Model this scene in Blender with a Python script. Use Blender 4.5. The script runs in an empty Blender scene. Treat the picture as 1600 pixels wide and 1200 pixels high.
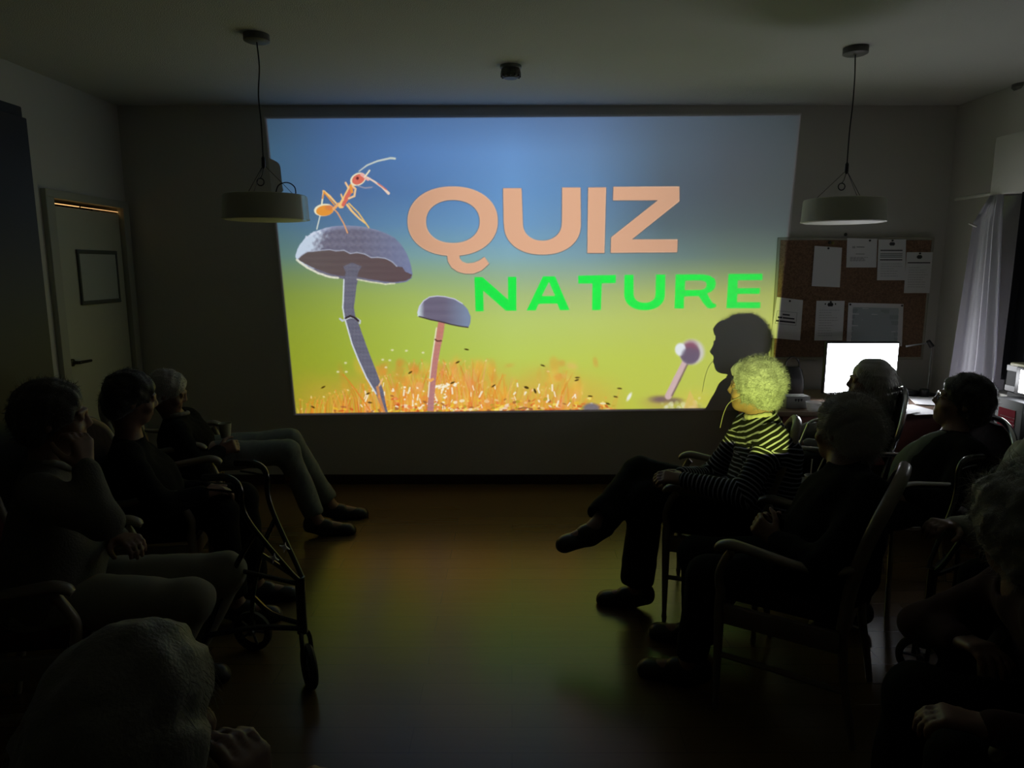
import bpy, math, random
import numpy as np
from mathutils import Vector, Matrix

random.seed(7)
RNG = np.random.default_rng(11)
PI = math.pi
scene = bpy.context.scene
COL = scene.collection

# ------------------------------------------------------------------ camera
PITCH = math.radians(9.45); FPX = 1100.0; EYE = 1.634
cam_d = bpy.data.cameras.new('camera'); cam = bpy.data.objects.new('camera', cam_d); COL.objects.link(cam)
cam.location = (0, 0, EYE); cam.rotation_euler = (PI/2 - PITCH, 0, 0)
cam_d.sensor_fit = 'HORIZONTAL'; cam_d.sensor_width = 36.0; cam_d.lens = 36.0*FPX/1600.0
cam_d.clip_start = 0.02; cam_d.clip_end = 60
scene.camera = cam

def ray(x, y):
    u = (x-800)/FPX; v = (y-600)/FPX
    return u, math.cos(PITCH)-v*math.sin(PITCH), -(math.sin(PITCH)+v*math.cos(PITCH))
def at(x, y, Y):            # the point at depth Y of the room seen at a photo position
    a, b, c = ray(x, y); s = Y/b
    return Vector((a*s, Y, EYE+c*s))
def atz(x, y, z):           # the point at height z
    a, b, c = ray(x, y); s = (z-EYE)/c
    return Vector((a*s, b*s, z))
def atx(x, y, X):
    a, b, c = ray(x, y); s = X/a
    return Vector((X, b*s, EYE+c*s))

# ------------------------------------------------------------------ view, world, light settings
scene.view_settings.view_transform = 'Standard'; scene.view_settings.look = 'None'
scene.view_settings.exposure = 0.0; scene.view_settings.gamma = 1.0
scene.view_settings.use_curve_mapping = False
scene.cycles.max_bounces = 8; scene.cycles.diffuse_bounces = 5; scene.cycles.glossy_bounces = 4
scene.cycles.sample_clamp_indirect = 3.0
scene.cycles.caustics_reflective = False; scene.cycles.caustics_refractive = False
world = bpy.data.worlds.new('world'); scene.world = world; world.use_nodes = True
world.node_tree.nodes['Background'].inputs[0].default_value = (0.5, 0.45, 0.55, 1)
world.node_tree.nodes['Background'].inputs[1].default_value = 0.0

# room
XL, XR, YW, YB, HC = -2.77, 3.13, 5.19, -5.5, 2.75
PROJ = Vector((0.32, 0.36, 1.155))      # the projector's lens
K_PROJ = 480.0                           # lamp power
GAIN = 2.35

# ------------------------------------------------------------------ materials
def srgb(c):
    return tuple(((v/255)/12.92 if v/255 <= 0.04045 else ((v/255+0.055)/1.055)**2.4) for v in c)
MATS = {}
def mat(name, col, rough=0.6, metal=0.0, spec=0.4, noise=None, bump=None, coat=0.0, emit=None, estr=0.0, trans=0.0, alpha=1.0, sheen=0.0):
    if name in MATS: return MATS[name]
    m = bpy.data.materials.new(name); m.use_nodes = True; MATS[name] = m
    nt = m.node_tree; b = nt.nodes['Principled BSDF']
    b.inputs['Base Color'].default_value = (*col, 1); b.inputs['Roughness'].default_value = rough
    b.inputs['Metallic'].default_value = metal; b.inputs['Specular IOR Level'].default_value = spec
    b.inputs['Coat Weight'].default_value = coat
    if sheen: b.inputs['Sheen Weight'].default_value = sheen
    if trans: b.inputs['Transmission Weight'].default_value = trans
    if alpha < 1: b.inputs['Alpha'].default_value = alpha
    if emit: b.inputs['Emission Color'].default_value = (*emit, 1); b.inputs['Emission Strength'].default_value = estr
    tc = nt.nodes.new('ShaderNodeTexCoord')
    if noise:       # (scale, amount): uneven colour of the stuff itself
        n = nt.nodes.new('ShaderNodeTexNoise'); n.inputs['Scale'].default_value = noise[0]; n.inputs['Detail'].default_value = 5
        r = nt.nodes.new('ShaderNodeValToRGB'); e = r.color_ramp.elements
        a = noise[1]
        e[0].position = .3; e[1].position = .7
        e[0].color = (*[v*(1-a) for v in col], 1); e[1].color = (*[min(1, v*(1+a)) for v in col], 1)
        nt.links.new(tc.outputs['Object'], n.inputs['Vector']); nt.links.new(n.outputs['Fac'], r.inputs['Fac'])
        nt.links.new(r.outputs['Color'], b.inputs['Base Color'])
    if bump:        # (scale, strength)
        n = nt.nodes.new('ShaderNodeTexNoise'); n.inputs['Scale'].default_value = bump[0]; n.inputs['Detail'].default_value = 4
        bp = nt.nodes.new('ShaderNodeBump'); bp.inputs['Strength'].default_value = bump[1]; bp.inputs['Distance'].default_value = 0.01
        nt.links.new(tc.outputs['Object'], n.inputs['Vector']); nt.links.new(n.outputs['Fac'], bp.inputs['Height'])
        nt.links.new(bp.outputs['Normal'], b.inputs['Normal'])
    return m

M_wall = mat('wall_plaster', (.60, .585, .54), .92, bump=(70, .12), noise=(1.2, .03), spec=.2)
M_ceil = mat('ceiling_plaster', (.62, .62, .59), .95, bump=(160, .5), spec=.2)
M_screen = mat('white_projection_paint', (.80, .80, .79), .95, spec=.1)
M_white = mat('white_lacquer', (.62, .61, .56), .45)
M_door = mat('door_lacquer', (.56, .56, .46), .5, noise=(2, .04))
M_black = mat('black_plastic', (.012, .012, .013), .35)
M_blackm = mat('black_lacquered_metal', (.012, .012, .013), .25, spec=.6)
M_chrome = mat('brushed_metal', (.6, .6, .6), .22, metal=1)
M_rubber = mat('rubber', (.010, .010, .010), .7)
M_paper = mat('paper', (.86, .86, .88), .9, spec=.2)
M_ink = mat('printing_ink', (.05, .05, .06), .8)
M_inkgrey = mat('grey_printing', (.26, .30, .32), .8)
M_cork = mat('cork', (.22, .13, .08), .95, noise=(90, .35), bump=(140, .3))
M_wood = mat('pale_beech', (.19, .16, .12), .42, noise=(6, .12), coat=.15)
M_deskwood = mat('reddish_desk_veneer', (.16, .05, .04), .5, noise=(5, .15))
M_desktop = mat('desk_top_laminate', (.22, .15, .11), .4)
M_uphol = mat('dark_upholstery', (.025, .016, .018), .95, noise=(40, .3), spec=.1)
M_uphol2 = mat('wine_upholstery', (.05, .010, .014), .95, noise=(40, .3), spec=.1)

# ------------------------------------------------------------------ mesh helpers
class MB:
    def __init__(s): s.v = []; s.f = []; s.m = []; s.mi = 0
    def add(s, verts, faces):
        o = len(s.v); s.v += [tuple(v) for v in verts]; s.f += [tuple(i+o for i in f) for f in faces]; s.m += [s.mi]*len(faces)
    def box(s, c, d, R=None, bev=0.0):
        c = Vector(c); hx, hy, hz = d[0]/2, d[1]/2, d[2]/2
        R = R or Matrix.Identity(3)
        if bev <= 0:
            vs = [c+R@Vector((x*hx, y*hy, z*hz)) for x in (-1, 1) for y in (-1, 1) for z in (-1, 1)]
            s.add(vs, [(0,1,3,2),(4,6,7,5),(0,4,5,1),(2,3,7,6),(0,2,6,4),(1,5,7,3)]); return
        b = min(bev, hx*.99, hy*.99, hz*.99)       # rounded box: three nested rings of outline
        prof = [(-hz, b), (-hz+b*.3, b*.3), (-hz+b, 0), (hz-b, 0), (hz-b*.3, b*.3), (hz, b)]
        rings = []
        for z, ins in prof:
            ring = []
            for k, (sx, sy) in enumerate(((1, 1), (-1, 1), (-1, -1), (1, -1))):
                for j in range(4):
                    a = k*PI/2+j*PI/6
                    r = b-ins*.999 if ins < b else b*.001
                    ring.append(c+R@Vector((sx*(hx-b)+r*math.cos(a), sy*(hy-b)+r*math.sin(a), z)))
            rings.append(ring)
        s.loft(rings, True, True)
    def loft(s, rings, cap0=False, cap1=False, closed=True):
        n = len(rings[0]); vs = [p for r in rings for p in r]; fs = []
        for i in range(len(rings)-1):
            for j in range(n if closed else n-1):
                k = (j+1) % n
                fs.append((i*n+j, i*n+k, (i+1)*n+k, (i+1)*n+j))
        if cap0: fs.append(tuple(range(n-1, -1, -1)))
        if cap1: fs.append(tuple((len(rings)-1)*n+j for j in range(n)))
        s.add(vs, fs)
    def tube(s, pts, r, seg=10, flat=1.0, up=None, smooth=0, closed=False):
        pts = [Vector(p) for p in pts]
        rs = list(r) if hasattr(r, '__len__') else [r]*len(pts)
        if smooth: pts, rs = spline(pts, rs, smooth)
        rings = []; nrm = None
        for i, p in enumerate(pts):
            t = (pts[min(i+1, len(pts)-1)]-pts[max(i-1, 0)]).normalized()
            if nrm is None:
                a = Vector(up) if up else (Vector((0, 0, 1)) if abs(t.z) < .9 else Vector((1, 0, 0)))
                nrm = (a-t*a.dot(t)).normalized()
            else: nrm = (nrm-t*nrm.dot(t)).normalized()
            bn = t.cross(nrm)
            rings.append([p+(nrm*math.cos(2*PI*j/seg)*rs[i]*flat+bn*math.sin(2*PI*j/seg)*rs[i]) for j in range(seg)])
        s.loft(rings, True, True)
    def lathe(s, c, prof, seg=32, R=None, cap=True):
        c = Vector(c); R = R or Matrix.Identity(3)
        rings = [[c+R@Vector((max(r, .0003)*math.cos(2*PI*j/seg), max(r, .0003)*math.sin(2*PI*j/seg), z)) for j in range(seg)] for r, z in prof]
        s.loft(rings, cap, cap)
    def build(s, name, m, parent=None, smooth=True, loc=None):
        me = bpy.data.meshes.new(name); me.from_pydata(s.v, [], s.f)
        ms = m if isinstance(m, (list, tuple)) else [m]
        for x in ms: me.materials.append(x)
        if len(ms) > 1: me.polygons.foreach_set('material_index', s.m)
        me.polygons.foreach_set('use_smooth', [smooth]*len(me.polygons))
        me.update()
        if smooth: me.set_sharp_from_angle(angle=math.radians(38))
        o = bpy.data.objects.new(name, me); COL.objects.link(o)
        if parent is not None:
            o.parent = parent
        if loc: o.location = loc
        return o
def spline(pts, rs, n):
    out = []; ro = []
    P = [pts[0]*2-pts[1]]+pts+[pts[-1]*2-pts[-2]]
    for i in range(1, len(P)-2):
        for k in range(n):
            t = k/n; a, b, c, d = P[i-1], P[i], P[i+1], P[i+2]
            out.append(.5*((2*b)+(c-a)*t+(2*a-5*b+4*c-d)*t*t+(3*b-a-3*c+d)*t**3))
            ro.append(rs[i-1]*(1-t)+rs[i]*t)
    out.append(pts[-1]); ro.append(rs[-1])
    return out, ro
def tag(o, label=None, cat=None, group=None, kind=None):
    if label: o['label'] = label
    if cat: o['category'] = cat
    if group: o['group'] = group
    if kind: o['kind'] = kind
    return o
def empty(name, loc=(0, 0, 0), rz=0.0, label=None, cat=None, group=None):
    o = bpy.data.objects.new(name, None); COL.objects.link(o); o.empty_display_size = .05
    o.location = loc; o.rotation_euler = (0, 0, rz)
    return tag(o, label, cat, group)
def struct(o): return tag(o, kind='structure')
def copy_tree(o, parent=None):
    c = o.copy(); COL.objects.link(c); c.parent = parent
    for ch in list(o.children): copy_tree(ch, c)
    return c
def rotz(a): return Matrix.Rotation(a, 3, 'Z')

# ------------------------------------------------------------------ the projector's slide, painted as an array
def slide_pixels(W, Hh, x0, x1, z0, z1):
    X = np.linspace(x0, x1, W)[None, :].repeat(Hh, 0); Z = np.linspace(z0, z1, Hh)[:, None].repeat(W, 1)
    cp, sp = math.cos(PITCH), math.sin(PITCH)
    # drawing units of the slide: the measured layout of its lettering and pictures
    d = YW*cp-(Z-EYE)*sp; up = (Z-EYE)*cp+YW*sp
    PX = 800+FPX*X/d; PY = 600-FPX*up/d
    img = np.zeros((Hh, W, 3))
    # background: control rows x control columns, sRGB
    gx = np.array([416, 520, 640, 800, 920, 1040, 1140, 1250.])
    gy = np.array([183, 240, 300, 350, 400, 430, 460, 500, 560, 645.])
    G = np.array([
     [(62,84,104),(70,98,140),(80,112,158),(88,118,162),(88,112,148),(76,90,106),(66,76,84),(54,62,64)],
     [(66,96,120),(74,106,152),(86,124,178),(104,146,200),(98,130,170),(80,96,112),(70,78,86),(60,68,70)],
     [(70,100,122),(78,108,152),(84,120,168),(104,150,202),(96,134,176),(78,92,106),(70,78,84),(62,70,70)],
     [(78,110,124),(88,120,154),(98,138,176),(112,158,202),(104,140,172),(84,100,108),(76,88,90),(66,76,76)],
     [(92,122,110),(110,140,140),(122,158,160),(132,172,184),(122,156,168),(104,128,128),(98,116,104),(92,108,96)],
     [(110,134,84),(128,152,104),(140,168,124),(150,178,150),(148,172,146),(138,158,116),(132,150,100),(124,140,90)],
     [(122,142,62),(144,164,80),(160,182,100),(168,190,126),(170,188,122),(168,182,102),(166,176,96),(158,170,92)],
     [(134,150,54),(152,170,66),(170,190,84),(184,204,112),(186,202,110),(184,196,100),(184,192,98),(176,186,96)],
     [(140,152,46),(156,170,58),(172,190,76),(188,206,92),(190,204,88),(188,200,84),(186,196,88),(178,190,92)],
     [(148,148,44),(160,162,52),(176,180,66),(190,196,78),(192,198,78),(190,196,80),(186,194,88),(180,190,92)]], float)
    ix = np.clip(np.searchsorted(gx, PX)-1, 0, len(gx)-2); iy = np.clip(np.searchsorted(gy, PY)-1, 0, len(gy)-2)
    tx = np.clip((PX-gx[ix])/(gx[ix+1]-gx[ix]), 0, 1)[..., None]; ty = np.clip((PY-gy[iy])/(gy[iy+1]-gy[iy]), 0, 1)[..., None]
    img = (G[iy, ix]*(1-tx)+G[iy, ix+1]*tx)*(1-ty)+(G[iy+1, ix]*(1-tx)+G[iy+1, ix+1]*tx)*ty
    def win(a, b, c, e):
        m = (PX >= a) & (PX <= b) & (PY >= c) & (PY <= e)
        r = np.where(m.any(1))[0]; q = np.where(m.any(0))[0]
        if not len(r) or not len(q): return None
        return slice(r[0], r[-1]+1), slice(q[0], q[-1]+1)
    def poly(contours, col, soft=0, alpha=1.0):
        allp = np.array([p for c in contours for p in c], float)
        w = win(allp[:, 0].min()-2, allp[:, 0].max()+2, allp[:, 1].min()-2, allp[:, 1].max()+2)
        if w is None: return None
        acc = np.zeros(PX[w].shape)
        for ox, oy in ((-.12, -.06), (.06, -.12), (.12, .06), (-.06, .12)):
            x = PX[w]+ox*1.6; y = PY[w]+oy*1.6; ins = np.zeros(x.shape, bool)
            for c in contours:
                n = len(c)
                for i in range(n):
                    (xa, ya), (xb, yb) = c[i], c[(i+1) % n]
                    if ya == yb: continue
                    cond = ((ya > y) != (yb > y)) & (x < (xb-xa)*(y-ya)/(yb-ya)+xa)
                    ins ^= cond
            acc += ins*.25
        acc *= alpha
        c = col(PX[w], PY[w]) if callable(col) else np.array(col, float)
        img[w] = img[w]*(1-acc[..., None])+c*acc[..., None]
        return w
    def stroke(pts, r, col, alpha=1.0, soft=.5):
        pts = [np.array(p, float) for p in pts]
        rs = (list(r)+[r[-1]]*len(pts)) if hasattr(r, "__len__") else [r]*len(pts)
        for i in range(len(pts)-1):
            a, b = pts[i], pts[i+1]; m = max(rs[i], rs[i+1])+soft+1
            w = win(min(a[0], b[0])-m, max(a[0], b[0])+m, min(a[1], b[1])-m, max(a[1], b[1])+m)
            if w is None: continue
            x = PX[w]-a[0]; y = PY[w]-a[1]; ab = b-a; L = max((ab**2).sum(), 1e-6)
            t = np.clip((x*ab[0]+y*ab[1])/L, 0, 1)
            dd = np.hypot(x-t*ab[0], y-t*ab[1])-(rs[i]*(1-t)+rs[i+1]*t)
            al = np.clip(.5-dd/soft, 0, 1)*alpha
            img[w] = img[w]*(1-al[..., None])+np.array(col, float)*al[..., None]
    def disc(c, r, col, alpha=1, soft=.6, ry=None, ang=0):
        ry = ry or r; m = max(r, ry)+soft+1
        w = win(c[0]-m, c[0]+m, c[1]-m, c[1]+m)
        if w is None: return
        x = PX[w]-c[0]; y = PY[w]-c[1]; ca, sa = math.cos(ang), math.sin(ang)
        dd = (np.hypot((x*ca+y*sa)/r, (-x*sa+y*ca)/ry)-1)*min(r, ry)
        al = np.clip(.5-dd/soft, 0, 1)*alpha
        img[w] = img[w]*(1-al[..., None])+np.array(col, float)*al[..., None]
    rnd = random.Random(5)
    def Z3(p): return [(440+a/4, 170+b/4) for a, b in p]
    def Z4(p): return [(440+a/4, 430+b/4) for a, b in p]
    def Z7(p): return [(820+a/3.636, 170+b/3.636) for a, b in p]
    def wig(p, amp, n=5):
        out = []
        for i in range(len(p)):
            a, b = p[i], p[(i+1) % len(p)]
            for k in range(n):
                t = k/n; out.append((a[0]+(b[0]-a[0])*t+rnd.uniform(-amp, amp), a[1]+(b[1]-a[1])*t+rnd.uniform(-amp, amp)))
        return out
    def noise2(x, y, s, seed=0):
        return (np.sin(x*s+seed+np.sin(y*s*1.3+seed*2)*1.5)+np.sin(y*s*.9+seed*3+np.sin(x*s*1.7)*1.3))*.5
    # ---- moss and grass along the foot of the picture
    for x in np.arange(470, 965, 7.0):                      # warm haze of out-of-focus stalks
        dens = .25+.75*math.exp(-((x-690)/170)**2)+.35*math.exp(-((x-870)/45)**2)
        disc((x+rnd.uniform(-4, 4), 640-rnd.uniform(0, 40)*dens), 24, (224, 164, 70), .17*dens, soft=26, ry=36)
    for k in range(620):
        x = rnd.triangular(466, 960, 690) if rnd.random() < .7 else rnd.uniform(466, 955)
        if x > 905 and rnd.random() < .6: continue
        env = 24+62*math.exp(-((x-660)/105)**2)+34*math.exp(-((x-760)/50)**2)+46*math.exp(-((x-880)/34)**2)
        h = env*rnd.uniform(.25, 1.0); lean = rnd.uniform(-.35, .35)*h
        y0 = 646; c = rnd.choice([(236,148,50),(228,130,44),(244,172,70),(214,110,44),(240,190,90),(226,170,70),(236,156,120),(200,190,70)])
        al = rnd.uniform(.35, .8)
        stroke([(x, y0), (x+lean*.25, y0-h*.5), (x+lean, y0-h)], [.9, .6, .4], c, al, soft=1.0)
        if rnd.random() < .45: disc((x+lean, y0-h), rnd.uniform(1.2, 2.4), rnd.choice([(245,176,74),(238,200,110),(240,150,70),(250,226,170)]), al, ry=1.1, ang=rnd.uniform(0, 3))
    for k in range(130):                                    # soft out-of-focus capsules and stems
        x = rnd.gauss(660, 62) if k < 80 else (rnd.gauss(760, 26) if k < 100 else rnd.gauss(882, 20)); y = rnd.uniform(566, 640)
        disc((x, y), rnd.uniform(3, 8), rnd.choice([(232,150,60),(240,178,70),(228,128,60),(238,196,90),(236,170,130)]), rnd.uniform(.18, .42), ry=rnd.uniform(2, 14), soft=5, ang=rnd.uniform(-.3, .3))
    for k in range(26): disc((rnd.uniform(610, 700), rnd.uniform(604, 636)), rnd.uniform(1, 2.6), (252, 248, 226), .85, ry=1.3, soft=1.2, ang=rnd.uniform(-.6, .6))
    for k in range(34):
        x = rnd.uniform(676, 716); disc((x, 606-(x-676)*.16+rnd.uniform(-3, 3)), rnd.uniform(1, 2.6), (250, 246, 224), .8, ry=1.2, soft=1.2)
    for k in range(300):                                    # moss cushion with light specks
        x = rnd.uniform(600, 960) if k < 240 else rnd.uniform(500, 950)
        y = 644-abs(rnd.gauss(0, 9))*(1 if x > 600 else .4)
        disc((x, y), rnd.uniform(1.5, 5), rnd.choice([(236,196,60),(214,120,52),(240,206,150),(250,240,215),(198,84,44),(170,160,50),(150,92,60),(236,150,60),(232,130,70),(248,226,110)]), .75, ry=rnd.uniform(1, 2.6), ang=rnd.uniform(-.6, .6))
    for k in range(46):                                     # bright flecks
        x = rnd.uniform(560, 900); y = rnd.uniform(600, 642)
        stroke([(x, y), (x+rnd.uniform(-3, 5), y-rnd.uniform(2, 9))], rnd.uniform(.6, 1.5), (250, 246, 226), .8)
    for a, b in ((598,562),(603,574),(609,563),(635,548),(528,581),(541,581),(540,567),(613,547),(661,551)):
        disc((a, b), 2.2, (236, 232, 200), .7, ry=1.6, soft=1.2)
    stroke(Z4([(385,620),(450,700),(550,840)]), .9, (222, 130, 50)); 
    for a, b, g in ((505,605,-.5),(489,636,.5),(575,615,-.4),(578,629,.1),(715,566,-.5),(641,582,-.6),(729,546,.2),(707,598,-.4),(822,606,.4),(836,610,1.),(771,603,-.6),
                    (848,571,.3),(902,590,0),(901,594,-.3),(968,607,.1),(962,620,.2),(922,619,.1),(950,631,.3),(836,612,1),(823,605,.4)):
        disc((a, b), 3.6, (66, 52, 22), .9, ry=1.3, ang=g)
    for a in ((1078,610),(968,606),(962,619)): stroke([(a[0], a[1]+2), (a[0]-8, 640)], .6, (226, 160, 70), .7)
    disc((924, 638), 13, (118, 112, 122), .95, ry=8, soft=4); disc((983, 620), 2.6, (238, 240, 240), .9, ry=7, ang=.5, soft=2)
    # blurred button mushroom at the right
    disc((1034, 629), 27, (176, 140, 96), .45, ry=10, soft=12); disc((1032, 624), 15, (116, 92, 100), .85, ry=5, soft=6)
    disc((1056, 626), 10, (112, 92, 92), .8, ry=4, soft=5)
    for k in range(60):
        disc((rnd.uniform(1030, 1120), 640-abs(rnd.gauss(0, 5))), rnd.uniform(1.5, 4), rnd.choice([(214,214,170),(190,196,120),(160,160,80),(226,226,200)]), .6, soft=2)
    disc((1086, 622), 24, (214, 196, 80), .4, ry=14, soft=16); poly([[(1078,610),(1068,638),(1092,638)]], (224, 186, 110), alpha=.6)
    stroke([(1070,566),(1057,592),(1044,619)], [4.6, 4.8, 5.2], (206, 178, 176), soft=2); stroke([(1075,567),(1062,594),(1050,618)], 1.4, (118, 96, 96), .8, soft=2)
    disc((1081, 550), 19.5, (206, 200, 214), .8, soft=6); disc((1078, 552), 15.5, (112, 92, 112), 1, soft=4); disc((1079, 543), 10, (140, 84, 104), .8, soft=8)
    disc((1063, 546), 8.5, (226, 232, 240), .95, ry=10, soft=3)
    disc((1078, 556), 13, (104, 92, 112), .8, soft=5)
    # ---- tall mushroom
    sl = Z3([(393,1000),(388,1110),(385,1200)]) + Z4([(382,200),(392,262),(412,330),(440,430),(480,530),(530,640),(590,740),(612,800),(638,856)])
    sr = Z4([(664,856),(650,800),(636,720),(600,620),(545,480),(505,370),(478,290),(462,262),(452,200)]) + Z3([(458,1200),(468,1110),(490,1010)])
    def stemcol(x, y):
        n = noise2(x, y, 1.1, 2)*10+noise2(x*3, y*.4, 1.0, 5)*8
        return np.stack([106+n, 106+n, 122+n], -1)
    poly([sl+sr], stemcol)
    stroke(sl[:2]+sl[2:-2], 1.1, (214, 222, 232), .9)
    stroke(Z4([(365,272),(380,285),(400,275),(430,262),(465,268),(490,285),(488,300)]), 1.5, (190, 196, 200)); stroke(Z4([(400,268),(430,255),(462,268),(480,285)]), 1.6, (62, 54, 56))
    stroke(Z4([(600,700),(610,760),(640,856)]), 2.2, (232, 150, 80), .7); stroke(Z4([(630,650),(610,690)]), 1.4, (240, 190, 130), .9)
    cap = [(85,925),(92,895),(112,850),(150,805),(200,768),(280,742),(350,731),(430,729),(520,738),(590,755),(650,776),(705,805),(745,845),(780,900),(805,960),(818,1035),(812,1060),(780,1080),(735,1090),(650,1094),(560,1082),(470,1066),(380,1062),(300,1052),(230,1030),(160,995),(110,962)]
    def capcol(x, y):
        u = (x-460)/184; v = (y-350)/75
        n = noise2(x*2.2, y*.6, 1.0, 1)*9+noise2(x, y, .5, 4)*7
        base = np.stack([112+n, 110+n, 128+n], -1)
        rt = np.clip((u-.55)*2.2, 0, 1)[..., None]; lf = np.clip((.25-u+noise2(x, y, .45, 9)*.04)*9-(v-.45)*1.2, 0, 1)[..., None]
        tp = np.clip(1-(y-352-(x-555)**2*.0034*(x > 555)-(x < 540)*(540-x)**2*.0058)/8, 0, 1)[..., None]
        base = base*(1-rt*.6)+np.array((126, 142, 186.))*rt*.6
        base = base*(1-tp*.6)+np.array((160, 170, 206.))*tp*.6
        return base*(1-lf)+np.array((194, 208, 226.))*lf
    poly([wig(Z3(cap), .35)], capcol)
    gill = [(102,938),(125,915),(160,893),(200,890),(240,885),(300,880),(340,888),(390,884),(430,905),(470,898),(520,908),(560,930),(600,928),(650,935),(690,955),(720,985),(755,990),(775,1020),(815,1036),(808,1060),(770,1076),(700,1084),(640,1080),(560,1066),(480,1050),(380,1046),(320,1036),(250,1014),(180,985),(120,955)]
    def gillcol(x, y):
        n = noise2(x*2.5, y*.7, 1.0, 8)*6
        a = np.clip((x-530)/120, -1, 1)*6
        return np.stack([98+n-a*.2, 86+n-a, 86+n-a*.6], -1)
    poly([wig(Z3(gill), .4)], gillcol)
    for i in range(len(gill)//2): stroke([Z3(gill)[i], Z3(gill)[i+1]], .8, (176, 184, 204), .75)
    stroke(wig(Z3([(95,945),(160,992),(230,1028),(300,1050),(380,1062)]), .5, 3)[:-3], 1.6, (226, 226, 206), .85)
    stroke(wig(Z3([(470,1066),(560,1084),(650,1096),(735,1092)]), .5, 3)[:-3], 1.2, (226, 226, 196), .7)
    poly([Z3([(385,985),(400,1020),(392,1070),(468,1070),(480,1020),(500,985),(440,960)])], stemcol, alpha=.9)
    for k in range(26): 
        a = Z3([(rnd.uniform(150, 255), 0)])[0][0]; q = rnd.uniform(.15, 1)
        disc((a, 352+ (540-a)**2*.0058*.55+ q*5+3), 1.6, (206, 214, 232), .7, ry=1.0)
    # ---- small mushroom
    s2 = Z4([(980,285),(1022,290),(1010,380),(990,470),(975,560),(964,660),(955,760),(950,850),(910,850),(920,720),(932,600),(948,480),(965,380)])
    poly([s2], lambda x, y: np.stack([196+noise2(x, y, 1, 3)*10-(y-500)*.12, 128+noise2(x, y, 1, 3)*8, 112+(y-500)*.12], -1))
    stroke(Z4([(968,330),(955,420),(940,520),(926,640),(916,760)]), 1.0, (236, 226, 200), .9)
    stroke(Z4([(960,402),(975,412),(998,410)]), 1.2, (110, 70, 60)); stroke(Z4([(915,650),(930,660),(945,650)]), 2, (238, 176, 90), .9)
    c2 = [(850,235),(860,195),(885,160),(925,136),(975,130),(1020,134),(1080,148),(1130,178),(1165,215),(1182,262),(1180,300),(1168,326),(1110,318),(1060,308),(1000,292),(930,278),(880,266),(850,256)]
    def c2col(x, y):
        n = noise2(x*2.4, y*.5, 1.0, 6)*10; u = (x-652)/84
        base = np.stack([110+n, 104+n, 124+n], -1)
        rt = np.clip((u-.5)*2.4, 0, 1)[..., None]; lf = np.clip((.14-u)*9, 0, 1)[..., None]
        base = base*(1-rt*.7)+np.array((132, 156, 186.))*rt*.7
        return base*(1-lf)+np.array((206, 222, 226.))*lf
    poly([wig(Z4(c2), .25)], c2col)
    stroke(Z4([(850,235),(862,195),(888,160),(925,136),(975,130),(1020,134),(1080,148),(1130,178)]), .8, (206, 206, 232), .85)
    stroke(Z4([(860,258),(930,278),(1000,292),(1060,308),(1110,318),(1165,326)]), 1.0, (66, 58, 60), .9)
    # ---- ant
    O1, O2, O3, W1 = (226,150,62), (214,110,92), (240,196,130), (232,226,196)
    def A(p, r, c): stroke(Z3(p), r, c)
    A([(220,752),(240,670)], .9, (206,214,206)); A([(245,640),(262,515)], 1.2, W1); A([(262,515),(300,545),(350,600)], [1.8,1.6,1.2], O3); A([(255,560),(265,520),(330,600)], 1.0, O1)
    A([(300,600),(350,650),(390,720),(412,775)], 1.0, (222,160,110)); A([(410,600),(440,640),(490,690),(525,715)], [1.8,1.6,1.2], O3); A([(420,590),(480,650),(545,742)], 1.0, (232,190,110))
    disc(Z3([(265,632)])[0], 15.5, W1, ry=9.6, ang=-.12); disc(Z3([(270,636)])[0], 13.6, O1, ry=8.2, ang=-.12); disc(Z3([(300,618)])[0], 7, (206,120,80), .7, ry=4)
    A([(325,625),(355,595),(380,612)], 2.2, (232,170,110)); A([(370,605),(400,560),(430,500),(445,470)], [4.2,4.6,4.4,3.2], O3); A([(385,600),(410,550),(436,500)], [2.6,3.4,3], O2)
    A([(372,535),(385,570)], 1.2, O3); A([(400,462),(415,490),(440,480),(462,500),(455,545),(420,560)], 1.5, (236,196,150)); A([(430,480),(440,520)], 2.0, O1)
    disc(Z3([(478,440)])[0], 13, W1, ry=9.5, ang=-.5); disc(Z3([(480,440)])[0], 10.5, O2, ry=7.6, ang=-.5); disc(Z3([(474,434)])[0], 2.4, (110,50,50)); A([(500,410),(540,440)], 2.4, (232,176,170))
    A([(484,390),(535,352),(600,326),(680,308),(708,311)], [.8,1.2,1.4,1.6,1.7], (190,200,196)); A([(520,425),(550,385)], 1.2, W1); A([(535,428),(580,455),(630,490),(668,528)], [1.4,1.4,1.7,2.2], (232,206,190)); A([(600,465),(655,505)], .8, O2)
    A([(470,480),(520,495),(565,490)], .9, (150,150,170))
    # ---- lettering
    fade = lambda x: np.interp(x, [636, 720, 800, 900, 980, 1060], [.905, .98, 1.0, 1.0, .955, .90])
    Oc = lambda x, y: fade(x)[..., None]*np.array((222, 172, 140.)); Gc = lambda x, y: np.interp(x, [740, 840, 960, 1060, 1200], [.97, 1, 1, .98, .93])[..., None]*np.array((38, 234, 76.))
    sh = (70, 62, 60)
    def ell(cx, cy, rx, ry, n=96, pw=2.15, a0=0, a1=2*PI):
        out = []
        for k in range(n+1 if a1-a0 < 2*PI-1e-6 else n):
            a = a0+(a1-a0)*k/n; c, s = math.cos(a), math.sin(a)
            out.append((cx+rx*math.copysign(abs(c)**(2/pw), c), cy+ry*math.copysign(abs(s)**(2/pw), s)))
        return out
    q_out = ell(707.3, 345.5, 70.5, 54.2); q_in = ell(707.6, 346, 42, 33.6)
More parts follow.
